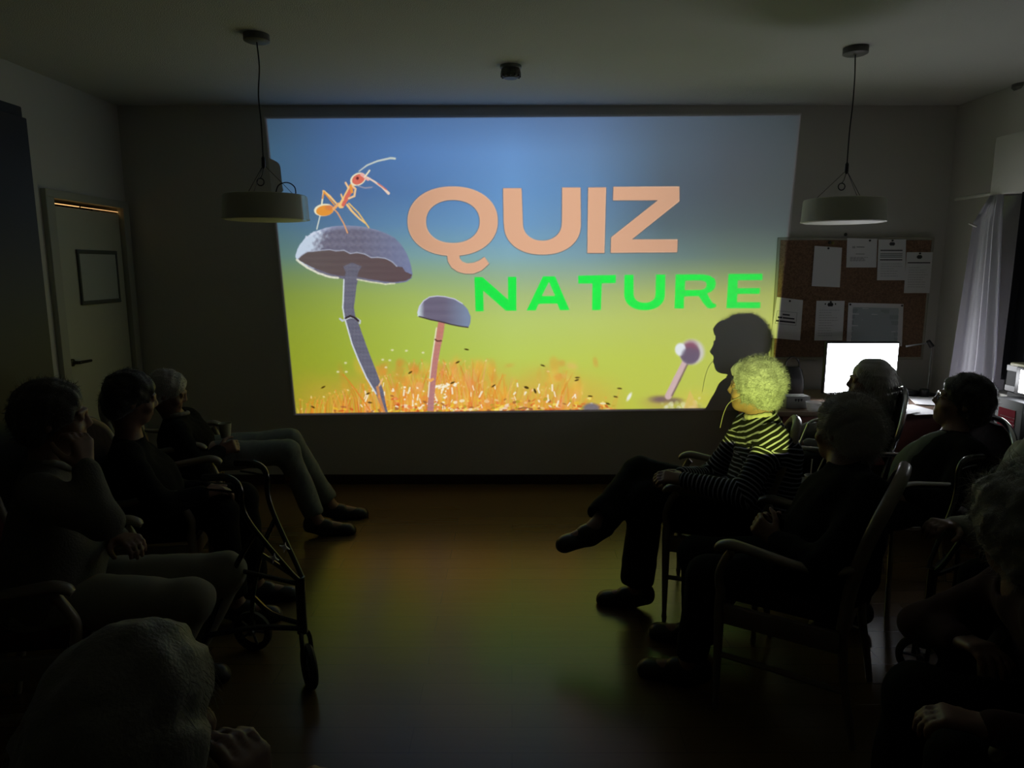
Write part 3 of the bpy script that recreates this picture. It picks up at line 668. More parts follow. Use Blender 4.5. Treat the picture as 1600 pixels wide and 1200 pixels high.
# ------------------------------------------------------------------ soft body modelling: smooth union of tapered limbs, skinned as one surface
class Sdf:
    def __init__(s, h, k=.03): s.h = h; s.k = k; s.p = []
    def cone(s, a, b, ra, rb, k=None, sub=False, flat=None): s.p.append(('c', np.array(a, float), np.array(b, float), ra, rb, s.k if k is None else k, sub, flat)); return s
    def chain(s, pts, rs, k=None):
        for i in range(len(pts)-1): s.cone(pts[i], pts[i+1], rs[i], rs[i+1], k)
        return s
    def ell(s, c, r, R=None, k=None, sub=False): s.p.append(('e', np.array(c, float), np.array(r, float), np.eye(3) if R is None else np.array(R, float), 0, s.k if k is None else k, sub, None)); return s
    def bounds(s):
        lo = np.full(3, 1e9); hi = -lo
        for q in s.p:
            if q[6]: continue
            if q[0] == 'c': m = max(q[3], q[4]); lo = np.minimum(lo, np.minimum(q[1], q[2])-m); hi = np.maximum(hi, np.maximum(q[1], q[2])+m)
            else: m = q[2].max(); lo = np.minimum(lo, q[1]-m); hi = np.maximum(hi, q[1]+m)
        return lo-.03, hi+.03
    def mesh(s, cut=None, noise=None, zmin=None):
        h = s.h; lo, hi = s.bounds(); n = np.ceil((hi-lo)/h).astype(int)+2
        F = np.full(n, .2, np.float32)
        ax = [lo[i]+h*np.arange(n[i], dtype=np.float32) for i in range(3)]
        for q in s.p:
            k = q[5]; mg = k+3*h+.004
            if q[0] == 'c': m = max(q[3], q[4])+mg; a0 = np.minimum(q[1], q[2])-m; a1 = np.maximum(q[1], q[2])+m
            else: m = q[2].max()+mg; a0 = q[1]-m; a1 = q[1]+m
            i0 = np.clip(((a0-lo)/h).astype(int), 0, n-1); i1 = np.clip(np.ceil((a1-lo)/h).astype(int)+1, 1, n)
            sl = tuple(slice(i0[i], i1[i]) for i in range(3))
            x = ax[0][sl[0]][:, None, None]; y = ax[1][sl[1]][None, :, None]; z = ax[2][sl[2]][None, None, :]
            if q[0] == 'c':
                a, b, ra, rb = q[1], q[2], q[3], q[4]; ab = b-a; L = float((ab**2).sum())+1e-12
                px, py, pz = x-a[0], y-a[1], z-a[2]
                t = np.clip((px*ab[0]+py*ab[1]+pz*ab[2])/L, 0, 1)
                qx, qy, qz = px-t*ab[0], py-t*ab[1], pz-t*ab[2]
                if q[7] is not None:      # flattened section: (axis, factor)
                    f = q[7][0]; g = q[7][1]; dd = qx*f[0]+qy*f[1]+qz*f[2]; e = dd*(g-1)
                    qx, qy, qz = qx+e*f[0], qy+e*f[1], qz+e*f[2]
                    d = (np.sqrt(qx*qx+qy*qy+qz*qz)-(ra+(rb-ra)*t))/max(1, g)**.5
                else: d = np.sqrt(qx*qx+qy*qy+qz*qz)-(ra+(rb-ra)*t)
            else:
                c, r, R = q[1], q[2], q[3]; X, Y, Z = x-c[0], y-c[1], z-c[2]
                u = (X*R[0][0]+Y*R[0][1]+Z*R[0][2])/r[0]; v = (X*R[1][0]+Y*R[1][1]+Z*R[1][2])/r[1]; w = (X*R[2][0]+Y*R[2][1]+Z*R[2][2])/r[2]
                k0 = np.sqrt(u*u+v*v+w*w)+1e-6; k1 = np.sqrt((u/r[0])**2+(v/r[1])**2+(w/r[2])**2)+1e-6
                d = k0*(k0-1)/k1
            g = F[sl]
            if q[6]:
                hh = np.clip(.5-.5*(g+d)/k, 0, 1); F[sl] = g*(1-hh)+(-d)*hh+k*hh*(1-hh)
            else:
                hh = np.clip(.5+.5*(d-g)/k, 0, 1); F[sl] = d*(1-hh)+g*hh-k*hh*(1-hh)
        if noise is not None:
            amp, sc, seed = noise; F += (amp*wobble(ax[0][:, None, None], ax[1][None, :, None], ax[2][None, None, :], sc, seed)).astype(np.float32)
        if cut is not None:               # half spaces to remove: (point, normal)
            for (p, nn) in cut:
                d = (ax[0][:, None, None]-p[0])*nn[0]+(ax[1][None, :, None]-p[1])*nn[1]+(ax[2][None, None, :]-p[2])*nn[2]
                F = np.maximum(F, d.astype(np.float32))
        if zmin is not None: F = np.maximum(F, (zmin-ax[2][None, None, :]).astype(np.float32))
        F[0], F[-1], F[:, 0], F[:, -1], F[:, :, 0], F[:, :, -1] = .1, .1, .1, .1, .1, .1
        return nets(F, lo, h)
def wobble(x, y, z, sc, seed):
    r = np.random.default_rng(seed); o = 0
    for i in range(5):
        d = r.normal(size=3); d /= np.linalg.norm(d); f = sc*(1+.5*i); e = r.normal(size=3)
        o = o+np.sin((x*d[0]+y*d[1]+z*d[2])*f+r.uniform(0, 6)+1.3*np.sin((x*e[0]+y*e[1]+z*e[2])*f*.35))/(1+.4*i)
    return o*.45
def nets(F, lo, h):
    ins = F < 0; N = F.shape
    c = ins[:-1, :-1, :-1].astype(np.int8)
    for dx in (0, 1):
        for dy in (0, 1):
            for dz in (0, 1):
                if dx+dy+dz: c = c+ins[dx:N[0]-1+dx, dy:N[1]-1+dy, dz:N[2]-1+dz]
    act = (c > 0) & (c < 8); idx = np.full(act.shape, -1, np.int64); ij = np.argwhere(act); idx[act] = np.arange(len(ij))
    P = np.zeros((len(ij), 3)); W = np.zeros(len(ij)); i, j, k = ij.T
    cr = [(0,0,0),(1,0,0),(0,1,0),(1,1,0),(0,0,1),(1,0,1),(0,1,1),(1,1,1)]
    val = {q: F[i+q[0], j+q[1], k+q[2]] for q in cr}
    for a in cr:
        for d in range(3):
            if a[d]: continue
            b = list(a); b[d] = 1; b = tuple(b); va, vb = val[a], val[b]; m = (va < 0) != (vb < 0)
            t = np.where(m, va/(va-vb+1e-12), 0)
            for e in range(3): P[:, e] += np.where(m, a[e]+(t if e == d else 0), 0)
            W += m
    P = P/W[:, None]+ij; V = lo+h*P; faces = []
    for d in range(3):
        a = [slice(0, -1)]*3; b = [slice(0, -1)]*3; a[d] = slice(0, N[d]-1); b[d] = slice(1, N[d])
        o1, o2 = [e for e in range(3) if e != d]
        for o in (o1, o2): a[o] = slice(1, N[o]-1); b[o] = slice(1, N[o]-1)
        A, B = ins[tuple(a)], ins[tuple(b)]; w = np.argwhere(A != B)
        if not len(w): continue
        w2 = w.copy(); w2[:, o1] += 1; w2[:, o2] += 1; fl = A[tuple(w.T)]
        def g(q1, q2):
            z = w2.copy(); z[:, o1] -= q1; z[:, o2] -= q2; return idx[tuple(z.T)]
        q = np.stack([g(0, 0), g(1, 0), g(1, 1), g(0, 1)], 1)
        flip = fl if d != 1 else ~fl
        q[~flip] = q[~flip][:, ::-1]; faces.append(q)
    return V, np.concatenate(faces)
def np_obj(name, V, Fc, m, parent=None):
    me = bpy.data.meshes.new(name); me.vertices.add(len(V)); me.vertices.foreach_set('co', np.asarray(V, np.float32).ravel())
    n = Fc.shape[1]; me.loops.add(len(Fc)*n); me.loops.foreach_set('vertex_index', Fc.astype(np.int32).ravel())
    me.polygons.add(len(Fc)); me.polygons.foreach_set('loop_start', np.arange(0, len(Fc)*n, n, dtype=np.int32))
    me.polygons.foreach_set('use_smooth', np.ones(len(Fc), bool)); me.materials.append(m); me.update(calc_edges=True); me.validate()
    o = bpy.data.objects.new(name, me); COL.objects.link(o); o.parent = parent
    return o
def V3(p): return np.array(p, float)
def unit(v): v = V3(v); return v/np.linalg.norm(v)

M_skin = mat('skin', (.20, .115, .085), .5, noise=(30, .08)); M_skin2 = mat('pale_skin', (.24, .15, .12), .5, noise=(30, .08))
def hairmat(name, c): return mat(name, c, .55, spec=.3, sheen=.3, bump=(180, .25))
H_white = hairmat('white_hair', (.28, .30, .36)); H_grey = hairmat('grey_hair', (.38, .37, .35)); H_lgrey = hairmat('light_grey_hair', (.33, .32, .30)); H_dark = hairmat('dark_hair', (.012, .010, .010)); H_brown = hairmat('dark_grey_hair', (.05, .045, .04))

def strands(V, Fc, center, n, length, rad, seed, curl=.6, down=0.0, keep=None, side=None):
    r = np.random.default_rng(seed); q = V[Fc]; ce = q.mean(1)
    nn = np.cross(q[:, 2]-q[:, 0], q[:, 3]-q[:, 1]); nn /= np.linalg.norm(nn, axis=1)[:, None]+1e-9
    s = np.sign(((ce-center)*nn).sum(1)); s[s == 0] = 1; nn *= s[:, None]
    w = np.ones(len(ce), bool) if keep is None else keep(ce)
    ids = r.choice(np.where(w)[0], n); p = ce[ids]; d = nn[ids]
    tang = np.cross(d, r.normal(size=(n, 3))); tang /= np.linalg.norm(tang, axis=1)[:, None]
    L = length*r.uniform(.4, 1.2, n)[:, None]; pts = [p-d*.004]; cur = d+tang*curl*.4+np.array([0, 0, -down])
    K = 4
    for k in range(K):
        cur = cur+tang*curl*(.5+.5*k/K)+r.normal(size=(n, 3))*.18+np.array([0, 0, -down*.6]); cu = cur/np.linalg.norm(cur, axis=1)[:, None]
        pts.append(pts[-1]+cu*L/K)
    rings = []; 
    for k, pp in enumerate(pts):
        rr = rad*(1-.75*k/K)
        b1 = tang; b2 = np.cross(cur, tang); b2 /= np.linalg.norm(b2, axis=1)[:, None]+1e-9
        for a in range(3):
            rings.append(pp+b1*rr*math.cos(a*2.094)+b2*rr*math.sin(a*2.094))
    VV = np.stack(rings, 1); nv = VV.shape[1]; fs = []
    base = np.arange(n)[:, None]*nv
    for k in range(K):
        for a in range(3):
            b = (a+1) % 3; fs.append(base+np.array([[k*3+a, k*3+b, (k+1)*3+b, (k+1)*3+a]]))
    return VV.reshape(-1, 3), np.concatenate(fs)

def frame_of(f, up=(0, 0, 1)):
    f = unit(f); u = V3(up); u = unit(u-f*u.dot(f)); s = np.cross(f, u)      # s: the person's right
    return f, u, s
def head_sdf(S, c, f, u, s, big=1.0):
    R = np.stack([s, f, u]); g = big
    P = lambda a, b, d: c+(s*a+f*b+u*d)*g
    S.ell(P(0, -.012, .028), (.073*g, .092*g, .088*g), R, k=.02); S.ell(P(0, .028, -.035), (.057*g, .062*g, .078*g), R, k=.03)
    S.ell(P(0, .055, -.088), (.028*g, .026*g, .024*g), R, k=.025)                              # chin
    for e in (-1, 1):
        S.ell(P(e*.031, .088, .004), (.017, .012, .010), R, k=.012, sub=True)                     # eye socket
        S.ell(P(e*.031, .078, .003), (.013, .012, .011), R, k=.004)                               # eyeball and lid
        S.cone(P(e*.050, .074, .020), P(e*.012, .090, .022), .006, .007, k=.012)                   # brow
        S.ell(P(e*.038, .062, -.034), (.024, .022, .020), R, k=.02)                               # cheek
        S.ell(P(e*.076, -.008, -.008), (.008, .016, .030), R, k=.006); S.ell(P(e*.083, -.002, -.004), (.005, .007, .014), R, k=.004, sub=True)
    S.cone(P(0, .086, .016), P(0, .100, -.022), .007, .0105, k=.012); S.cone(P(-.011, .092, -.028), P(.011, .092, -.028), .008, .008, k=.010)
    S.cone(P(-.020, .084, -.057), P(.020, .084, -.057), .006, .006, k=.006); S.cone(P(-.017, .083, -.068), P(.017, .083, -.068), .0065, .0065, k=.006)
    S.cone(P(-.018, .095, -.0625), P(.018, .095, -.0625), .002, .002, k=.003, sub=True)
def hand_sdf(S, w, d, n, curl=.5, right=True, sc=1.0, spread=.12, grip=None):
    """w wrist, d hand direction, n back-of-hand normal"""
    d, n, t = frame_of(d, n); t = t if right else -t        # t: towards the thumb
    t = -t if False else t
    P = lambda a, b, e: w+(d*a+t*b+n*e)*sc
    for b in (-.027, -.009, .009, .026): S.cone(P(.012, b*.65, 0), P(.078, b, .002), .0135*sc, .0115*sc, k=.014)
    for i, (b, L) in enumerate(((.028, .070), (.009, .080), (-.010, .074), (-.028, .058))):
        p = P(.080, b, .001); a = 0.15; dd = d*1.0
        for j, fr in enumerate((.44, .31, .25)):
            a += curl*(1.0 if j else .75)*(1+.06*i)
            v = d*math.cos(a)-n*math.sin(a)+t*(b*spread*12*(1-.3*j)*.25)
            q = p+unit(v)*L*fr*sc; S.cone(p, q, (.0095-.0009*j)*sc, (.0088-.0010*j)*sc, k=.005); p = q
    p = P(.020, .028, -.004); v0 = unit(d*.62+t*.75-n*.25)
    q = p+v0*.036*sc; S.cone(p, q, .0135*sc, .0105*sc, k=.012); v1 = unit(d*.8+t*.35-n*.5); r = q+v1*.030*sc; S.cone(q, r, .0105*sc, .0092*sc, k=.004)
    v2 = unit(d*.9+t*.05-n*.55); S.cone(r, r+v2*.024*sc, .0092*sc, .0080*sc, k=.004)

def lerp(a, b, t): return V3(a)*(1-t)+V3(b)*t
def person(J, label, top_m, leg_m, hair_m, skin_m, hair='short', fat=1.0, group=None, sleeves=True, h=.0065, hc=.008, shoe_m=None, strand=(1200, .025, .0011), fast_body=False, top_name='cardigan', hat=None, seed=1, curl=(.45, .45), skirt=False, top_fn=None, collar=None, headscale=1.0, legw=1.0, shoes=1.18, neckw=1.0):
    """J: dict of joints in room coordinates"""
    pel, che, nek, hd = V3(J['pelvis']), V3(J['chest']), V3(J['neck']), V3(J['head'])
    shl, shr = V3(J['sh_l']), V3(J['sh_r'])
    hf, hu, hs = frame_of(J['face'], J.get('up', (0, 0, 1)))
    B = Sdf(h, .03)
    side = unit(shr-shl); up = unit(che-pel); fwd = unit(np.cross(up, side))*1.0
    # torso
    W = np.linalg.norm(shr-shl)/2; hipw = .095*fat
    def torso(S, e):
        for t in (-1, 1):
            S.cone(pel+side*t*hipw*.75, lerp(pel, che, .55)+side*t*.055*fat, (.115+e)*fat**.7, (.105+e)*fat**.8, k=.05)
            S.cone(lerp(pel, che, .55)+side*t*.055*fat, che+side*t*.075, (.105+e)*fat**.8, .108+e, k=.05)
        S.ell(lerp(pel, che, .38)+fwd*.055*fat, (.135*fat+e, .11*fat+e, .15+e), np.stack([side, fwd, up]), k=.05)
        S.ell(lerp(pel, che, .85)+fwd*.045, (.135+e, .085*fat+e, .11+e), np.stack([side, fwd, up]), k=.05)
        S.cone(shl+side*.03, shr-side*.03, .058+e, .058+e, k=.06)
        S.cone(che+up*.05, nek-up*.02, .085+e, .06+e*.8, k=.05)
    torso(B, -.012)
    B.cone(nek-up*.05, hd-hu*.055-hf*.02, .054*neckw, .052*neckw, k=.03)
    head_sdf(B, hd, hf, hu, hs, headscale)
    arms = []
    for sd, S_ in (('l', shl), ('r', shr)):
        el, wr = V3(J['el_'+sd]), V3(J['wr_'+sd]); arms.append((S_, el, wr))
        B.chain([S_, el, wr], [.050, .040, .026], k=.03)
        hdv, hn = J.get('hand_'+sd, (wr-el, (0, 0, 1)))
        hand_sdf(B, wr, hdv, hn, curl=curl[0 if sd == 'l' else 1], right=(sd == 'l'))
    legs = []
    for sd in 'lr':
        t = 1 if sd == 'r' else -1
        hip = pel+side*t*.085*fat; kn, an = V3(J['kn_'+sd]), V3(J['an_'+sd]); to = V3(J['toe_'+sd]); legs.append((hip, kn, an, to))
        B.chain([hip, kn], [.085, .055], k=.04); B.cone(kn, lerp(kn, an, .35)-unit(to-an)*.015, .052, .052, k=.03); B.cone(lerp(kn, an, .35)-unit(to-an)*.015, an, .052, .036, k=.03)
        fd = unit(to-an); B.cone(an+V3((0, 0, -.01))-fd*.02, to, .036, .026, k=.02)
    V, Fc = B.mesh()
    root = np_obj('person', V, Fc, skin_m); tag(root, label, 'person', group)
    # top
    C = Sdf(hc, .03); torso(C, .006)
    for S_, el, wr in arms:
        if sleeves: C.chain([S_, el, lerp(el, wr, .93)], [.062, .053, .040], k=.035)
        else: C.chain([S_, lerp(S_, el, .8)], [.062, .058], k=.035)
    cuts = [(nek+up*.012-fwd*.0, unit(up*1.0+fwd*.35))]
    # keep the neck cut from touching raised arms by limiting it to the neck itself
    C.cone(nek+up*.0+fwd*.01, nek+up*.16+fwd*.06, .052, .060, k=.012, sub=True)
    Vc, Fcc = C.mesh(noise=(.0045, 34, seed))
    if top_fn: top_fn(root, C, Vc, Fcc)
    else: np_obj(top_name, Vc, Fcc, top_m, root)
    if collar is not None:
        K = Sdf(.006, .015); ring = []
        for a in np.linspace(-.25, PI+.25, 11): ring.append(nek+up*.004+side*.060*math.cos(a)+fwd*(.066*math.sin(a)+.004)-up*.022*max(0, math.sin(a)))
        K.chain(ring, [.010]*11, k=.012); vk, fk = K.mesh(); np_obj('collar', vk, fk, collar, root)
    # trousers
    D = Sdf(hc, .03)
    for hip, kn, an, to in legs:
        D.cone(hip-up*.02, kn, .102*fat**.5, .073*legw**.5, k=.04); D.cone(kn, lerp(kn, an, .84), .073*legw**.5, .062*legw, k=.035)
    D.ell(pel, (.165*fat, .125*fat, .11), np.stack([side, fwd, up]), k=.05)
    if skirt:
        D.cone(legs[0][1]*.5+legs[1][1]*.5, pel, .12, .13, k=.08)
    cl = [(lerp(a[1], a[2], .86), unit(a[2]-a[1])) for a in ()]
    for hip, kn, an, to in legs:            # open hem: hollow below the cuff
        D.cone(lerp(kn, an, .98), lerp(kn, an, 1.2), .060*legw, .06*legw, k=.01, sub=True)
    Vd, Fd = D.mesh(noise=(.004, 30, seed+3)); np_obj('trousers' if not skirt else 'skirt', Vd, Fd, leg_m, root)
    # shoes
    for hip, kn, an, to in legs:
        fd = unit(to-an); S = Sdf(.005, .02); sh_up = unit(an-kn)*-1 if J.get('free_foot') is not None and (J['free_foot'] == (hip is legs[0][0])) else V3((0, 0, 1))
        fl = unit(V3((fd[0], fd[1], fd[2])));
        nrm = V3((0, 0, 1))-fl*fl[2]; nrm = unit(nrm)
        hel = an-nrm*.038-fl*.040; tip = to-nrm*.008+fl*.03*(shoes > 1)
        S.cone(hel, hel+fl*.08, .038, .040); S.cone(hel+fl*.08, tip-fl*.02, .040, .038); S.ell(tip-fl*.03, (.047, .055, .034), np.stack([np.cross(fl, nrm), fl, nrm]), k=.02)
        S.cone(hel+nrm*.025-fl*.004, hel+fl*.10+nrm*.030, .040, .040, k=.02)
        S.cone(an+nrm*.005, an+nrm*.06, .030, .030, k=.008, sub=True)
        solez = (hel-nrm*.034)
        Vs, Fs = S.mesh(cut=[(solez, -nrm)]); sho = np_obj('shoe', Vs, Fs, shoe_m or MATS['shoe_leather'], root)
    # hair
    P = lambda a, b, d: hd+(hs*a+hf*b+hu*d)
    R = np.stack([hs, hf, hu]); Hh = Sdf(.006, .02)
    if hair == 'fluffy':
        rr = np.random.default_rng(seed)
        Hh.ell(P(0, -.022, .036), (.100, .112, .098), R, k=.02)
        for k in range(60):
            v = rr.normal(size=3); v = unit(v)
            if v[1] > .62 and v[2] < .45: continue
            if v[2] < -.75: continue
            c = P(v[0]*.088, -.022+v[1]*.098, .030+v[2]*.092); Hh.ell(c, (.026, .030, .024), R, k=.020)
        Hh.ell(P(0, -.06, -.045), (.080, .058, .060), R, k=.03)
        Hh.ell(P(0, .105, -.040), (.085, .050, .085), R, k=.02, sub=True)
        nz = (.0040, 150, seed)
    elif hair == 'long':
        Hh.ell(P(0, -.016, .035), (.086, .104, .096), R, k=.02)
        for e in (-1, 1): Hh.cone(P(e*.055, -.045, .0), P(e*.06, -.07, -.20), .045, .032, k=.04)
        Hh.cone(P(0, -.08, .0), P(0, -.085, -.22), .055, .045, k=.05)
        Hh.ell(P(0, .110, -.030), (.078, .058, .090), R, k=.02, sub=True); nz = (.0060, 60, seed)
    elif hair == 'bob':
        Hh.ell(P(0, -.014, .036), (.089, .106, .094), R, k=.02); Hh.ell(P(0, -.055, -.025), (.086, .062, .075), R, k=.04)
        Hh.ell(P(0, .112, -.035), (.082, .060, .088), R, k=.02, sub=True); nz = (.0048, 75, seed)
    else:
        Hh.ell(P(0, -.018, .036), (.082, .100, .092), R, k=.02); Hh.ell(P(0, -.055, -.03), (.070, .050, .055), R, k=.04)
        Hh.ell(P(0, .108, -.030), (.090, .056, .085), R, k=.02, sub=True); nz = (.0028, 110, seed)
    Vh, Fh = Hh.mesh(noise=nz)
    Vh = hd+(Vh-hd)*headscale
    n, L, rad = strand
    face_dot = lambda ce: ((ce-hd)@hf < .070*headscale)
    Vs, Fs = strands(Vh, Fh, hd, n, L, rad, seed, curl=.55 if hair == 'fluffy' else .35, down=.15 if hair != 'long' else .8, keep=face_dot)
    o = np_obj('hair', np.concatenate([Vh, Vs]), np.concatenate([Fh, Fs+len(Vh)]), hair_m, root)
    return root, dict(hd=hd, hf=hf, hu=hu, hs=hs, nek=nek, up=up, fwd=fwd, side=side)
def glasses(root, I, m):
    P = lambda a, b, d: I['hd']+I['hs']*a+I['hf']*b+I['hu']*d
    b = MB()
    for e in (-1, 1):
        ring = [P(e*.033+.024*math.cos(a), .104, .002+.019*math.sin(a)) for a in np.linspace(0, 2*PI, 21)]
        b.tube([Vector(p) for p in ring], .0018, 6); b.tube([Vector(P(e*.057, .103, .006)), Vector(P(e*.080, .05, .008)), Vector(P(e*.083, -.01, .006))], .0018, 6)
    b.tube([Vector(P(-.010, .106, .006)), Vector(P(.010, .106, .006))], .0016, 6); g = b.build('glasses', m, root)
    b = MB()
    for e in (-1, 1):
        vs = [Vector(P(e*.033+.023*math.cos(a), .104, .002+.018*math.sin(a))) for a in np.linspace(0, 2*PI, 17)[:-1]]
        b.add(vs, [tuple(range(16))])
    return g

# ------------------------------------------------------------------ wooden armchair with upholstered seat and rounded back (faces local +X)
def armchair(label, x, y, ang, group='pale wooden armchairs', uph=None):
    uph = uph or M_uphol
    t = empty('armchair', (x, y, 0), ang, label, 'chair', group); DX = .80
    def leg(pts, rs):
        b = MB(); b.tube(pts, rs, 12, smooth=6); return b.build('leg', M_wood, t)
    for s in (-1, 1):
        o = leg([(.250, s*.27, 0), (.249, s*.27, .012), (.250, s*.27, .03), (.250, s*.27, .05), (.252, s*.27, .22), (.254, s*.27, .40), (.252, s*.27, .47)], [.012, .014, .016, .013, .019, .024, .022])
        o = leg([(-.33, s*.24, 0), (-.31, s*.24, .10), (-.275, s*.24, .25), (-.255, s*.24, .42)], [.014, .017, .020, .022])
    b = MB()
    for s in (-1, 1): b.box((0, s*.268, .385), (.50, .026, .075), bev=.006)
    b.box((.252, 0, .385), (.026, .54, .075), bev=.006); b.box((-.255, 0, .385), (.026, .50, .075), bev=.006)
    b.build('seat_frame', M_wood, t)
    for s in (-1, 1): b = MB(); b.tube([(-.285, s*.245, .20), (0, s*.258, .215), (.25, s*.268, .22)], .011, 8); b.build('stretcher', M_wood, t)
    b = MB(); b.box((.005, 0, .455), (.50, .50, .075), bev=.035); b.build('seat_cushion', uph, t)
    for s in (-1, 1):
        b = MB()
        b.tube([(.252, s*.27, .46), (.262, s*.275, .53), (.232, s*.288, .60), (.205, s*.292, .635)], [.021, .019, .018, .018], 12, smooth=6)
        b.tube([(.275, s*.294, .638), (.255, s*.294, .652), (.20, s*.294, .662), (.08, s*.292, .650), (-.08, s*.288, .632), (-.20, s*.276, .632), (-.292, s*.252, .650)], [.018, .026, .030, .027, .024, .022, .018], 14, flat=.62, up=(0, 0, 1), smooth=6)
        b.build('armrest', M_wood, t)
    # back: one bent frame with shoulders, leaning away
    def bk(v): return -.258-.02*v-.13*v*v
    b = MB(); pts = []; 
    for s, rng in ((-1, np.linspace(0, 1, 9)), (1, np.linspace(1, 0, 9))):
        for v in rng:
            w = .25 if v < .72 else .25*math.sqrt(max(0, 1-((v-.72)/.30)**2)); zz = .42+.51*v
            pts.append((bk(v), s*w, zz))
    b.tube(pts, .021, 10, flat=1.3, up=(1, 0, 0), smooth=3); b.build('back_frame', M_wood, t)
    b = MB(); rings = []
    for v in np.linspace(.14, .97, 16):
        w = .228 if v < .72 else .228*math.sqrt(max(0, 1-((v-.72)/.28)**2)); zz = .42+.51*v; w = max(w, .03); ring = []
        for a in np.linspace(0, 2*PI, 25)[:-1]:
            ca, sa = math.cos(a), math.sin(a); e = .6
            ring.append(Vector((bk(v)+.032*math.copysign(abs(ca)**e, ca)+.004, w*math.copysign(abs(sa)**e, sa), zz)))
        rings.append(ring)
    b.loft(rings, True, True); b.build('backrest', uph, t)
    for ch in t.children:
        co = np.empty(len(ch.data.vertices)*3, np.float32); ch.data.vertices.foreach_get('co', co); co[0::3] *= DX; ch.data.vertices.foreach_set('co', co); ch.data.update()
    return t
def tube_chair(label, x, y, ang, group='tubular metal chairs', m=None, uph=None, h=.92):
    """stacking chair: bent tube frame, oval back hoop, seat pad (faces local +X)"""
    m = m or M_chrome; uph = uph or M_uphol
    t = empty('tubular_chair', (x, y, 0), ang, label, 'chair', group)
    for s in (-1, 1):
        b = MB(); b.tube([(.21, s*.23, 0), (.215, s*.23, .20), (.22, s*.23, .42), (.20, s*.23, .452), (.10, s*.23, .455)], .012, 10, smooth=5); b.build('leg', m, t)
        b = MB(); b.tube([(-.29, s*.21, 0), (-.25, s*.21, .22), (-.22, s*.21, .44)], .012, 10, smooth=4); b.build('leg', m, t)
        b = MB(); b.tube([(-.21, s*.25, .655), (.05, s*.26, .67), (.19, s*.26, .665), (.235, s*.26, .62), (.235, s*.25, .45)], .014, 12, smooth=6); b.build('armrest', m, t)
    b = MB(); b.box((0, 0, .465), (.44, .44, .05), bev=.022); b.build('seat', uph, t)
    b = MB(); pts = []
    for a in np.linspace(-.25*PI/2, PI+.25*PI/2, 21): 
        zz = h-.20+.20*math.sin(a); pts.append((-.24-.10*(zz-.45)/.5, .21*math.cos(a), zz))
    pts = [(-.235, .205, .45)]+pts+[(-.235, -.205, .45)]
    b.tube(pts, .014, 10, smooth=2); b.build('back_frame', m, t)
    b = MB(); rings = []
    for v in np.linspace(0, 1, 12):
        zz = .60+(h-.625)*v; w = .195 if v < .5 else .195*math.sqrt(max(.02, 1-((v-.5)/.52)**2))
        rings.append([Vector((-.24-.10*(zz-.45)/.5+.012*math.cos(a), w*math.sin(a), zz)) for a in np.linspace(0, 2*PI, 21)[:-1]])
    b.loft(rings, True, True); b.build('backrest', uph, t)
    return t

# ------------------------------------------------------------------ three-wheeled walker (front column at local origin, handles towards -X)
def walker(label, x, y, ang, open_=.14, group='three wheeled walkers', scale=1):
    t = empty('walker', (x, y, 0), ang, label, 'walker', group)
    def wheel(c, r=.088, yaw=0):
        c = Vector(c); R = rotz(yaw)@Matrix.Rotation(PI/2, 3, 'X')
        b = MB(); b.lathe(c, [(r-.026, -.012), (r-.008, -.016), (r, -.008), (r, .008), (r-.008, .016), (r-.026, .012)], 30, R, cap=False); w = b.build('wheel', M_rubber, t)
        b = MB(); b.lathe(c, [(.014, -.020), (.016, .0), (.014, .020)], 14, R)
        for k in range(5):
            a = k*2*PI/5; b.tube([c, c+R@Vector((math.cos(a)*(r-.022), math.sin(a)*(r-.022), 0))], .006, 6)
        b.build('hub', mat('grey_hub', (.10, .10, .11), .4), w)
    wheel((.02, 0, .088), yaw=-.85)
    b = MB(); b.tube([(0, 0, .23), (0, 0, .30), (0, 0, .46)], [.021, .019, .019], 12)
    for s in (-1, 1): b.tube([(.0, s*.012, .235), (.012, s*.030, .20), (.02, s*.030, .088)], .009, 8, smooth=3)
    b.build('front_column', M_blackm, t)
    wid = open_
    for s in (-1, 1):
        b = MB()
        b.tube([(0, s*.015, .455), (-.03, s*.03, .50), (-.13, s*wid*.7, .66), (-.165, s*wid*.85, .74), (-.17, s*wid*.9, .80)], .010, 10, smooth=5)
        b.tube([(-.13, s*wid*.7, .66), (-.22, s*wid, .50), (-.31, s*(wid+.06), .26), (-.345, s*(wid+.10), .11)], .010, 10, smooth=4)
        b.tube([(0, s*.015, .255), (-.16, s*wid*.55, .262), (-.305, s*(wid+.058), .27)], .0105, 8, smooth=3)
        b.tube([(-.01, s*.015, .44), (-.20, s*wid*.75, .50)], .009, 8)
        sf = b.build('side_frame', M_blackm, t)
        b = MB(); b.tube([(-.17, s*wid*.9, .79), (-.168, s*wid*.9, .82), (-.185, s*wid*.92, .855), (-.23, s*wid*.95, .870), (-.31, s*wid*1.05, .866)], [.010, .010, .011, .014, .014], 12, smooth=5); b.build('handle', mat('glossy_black_grip', (.02, .02, .02), .16, spec=.7), t)
        b = MB(); b.tube([(-.18, s*(wid*.9+.015), .82), (-.24, s*(wid*.95+.018), .825), (-.30, s*(wid*1.0+.018), .828)], .0045, 6); b.build('brake_lever', M_blackm, t)
        wheel((-.35, s*(wid+.105), .088))
    return t
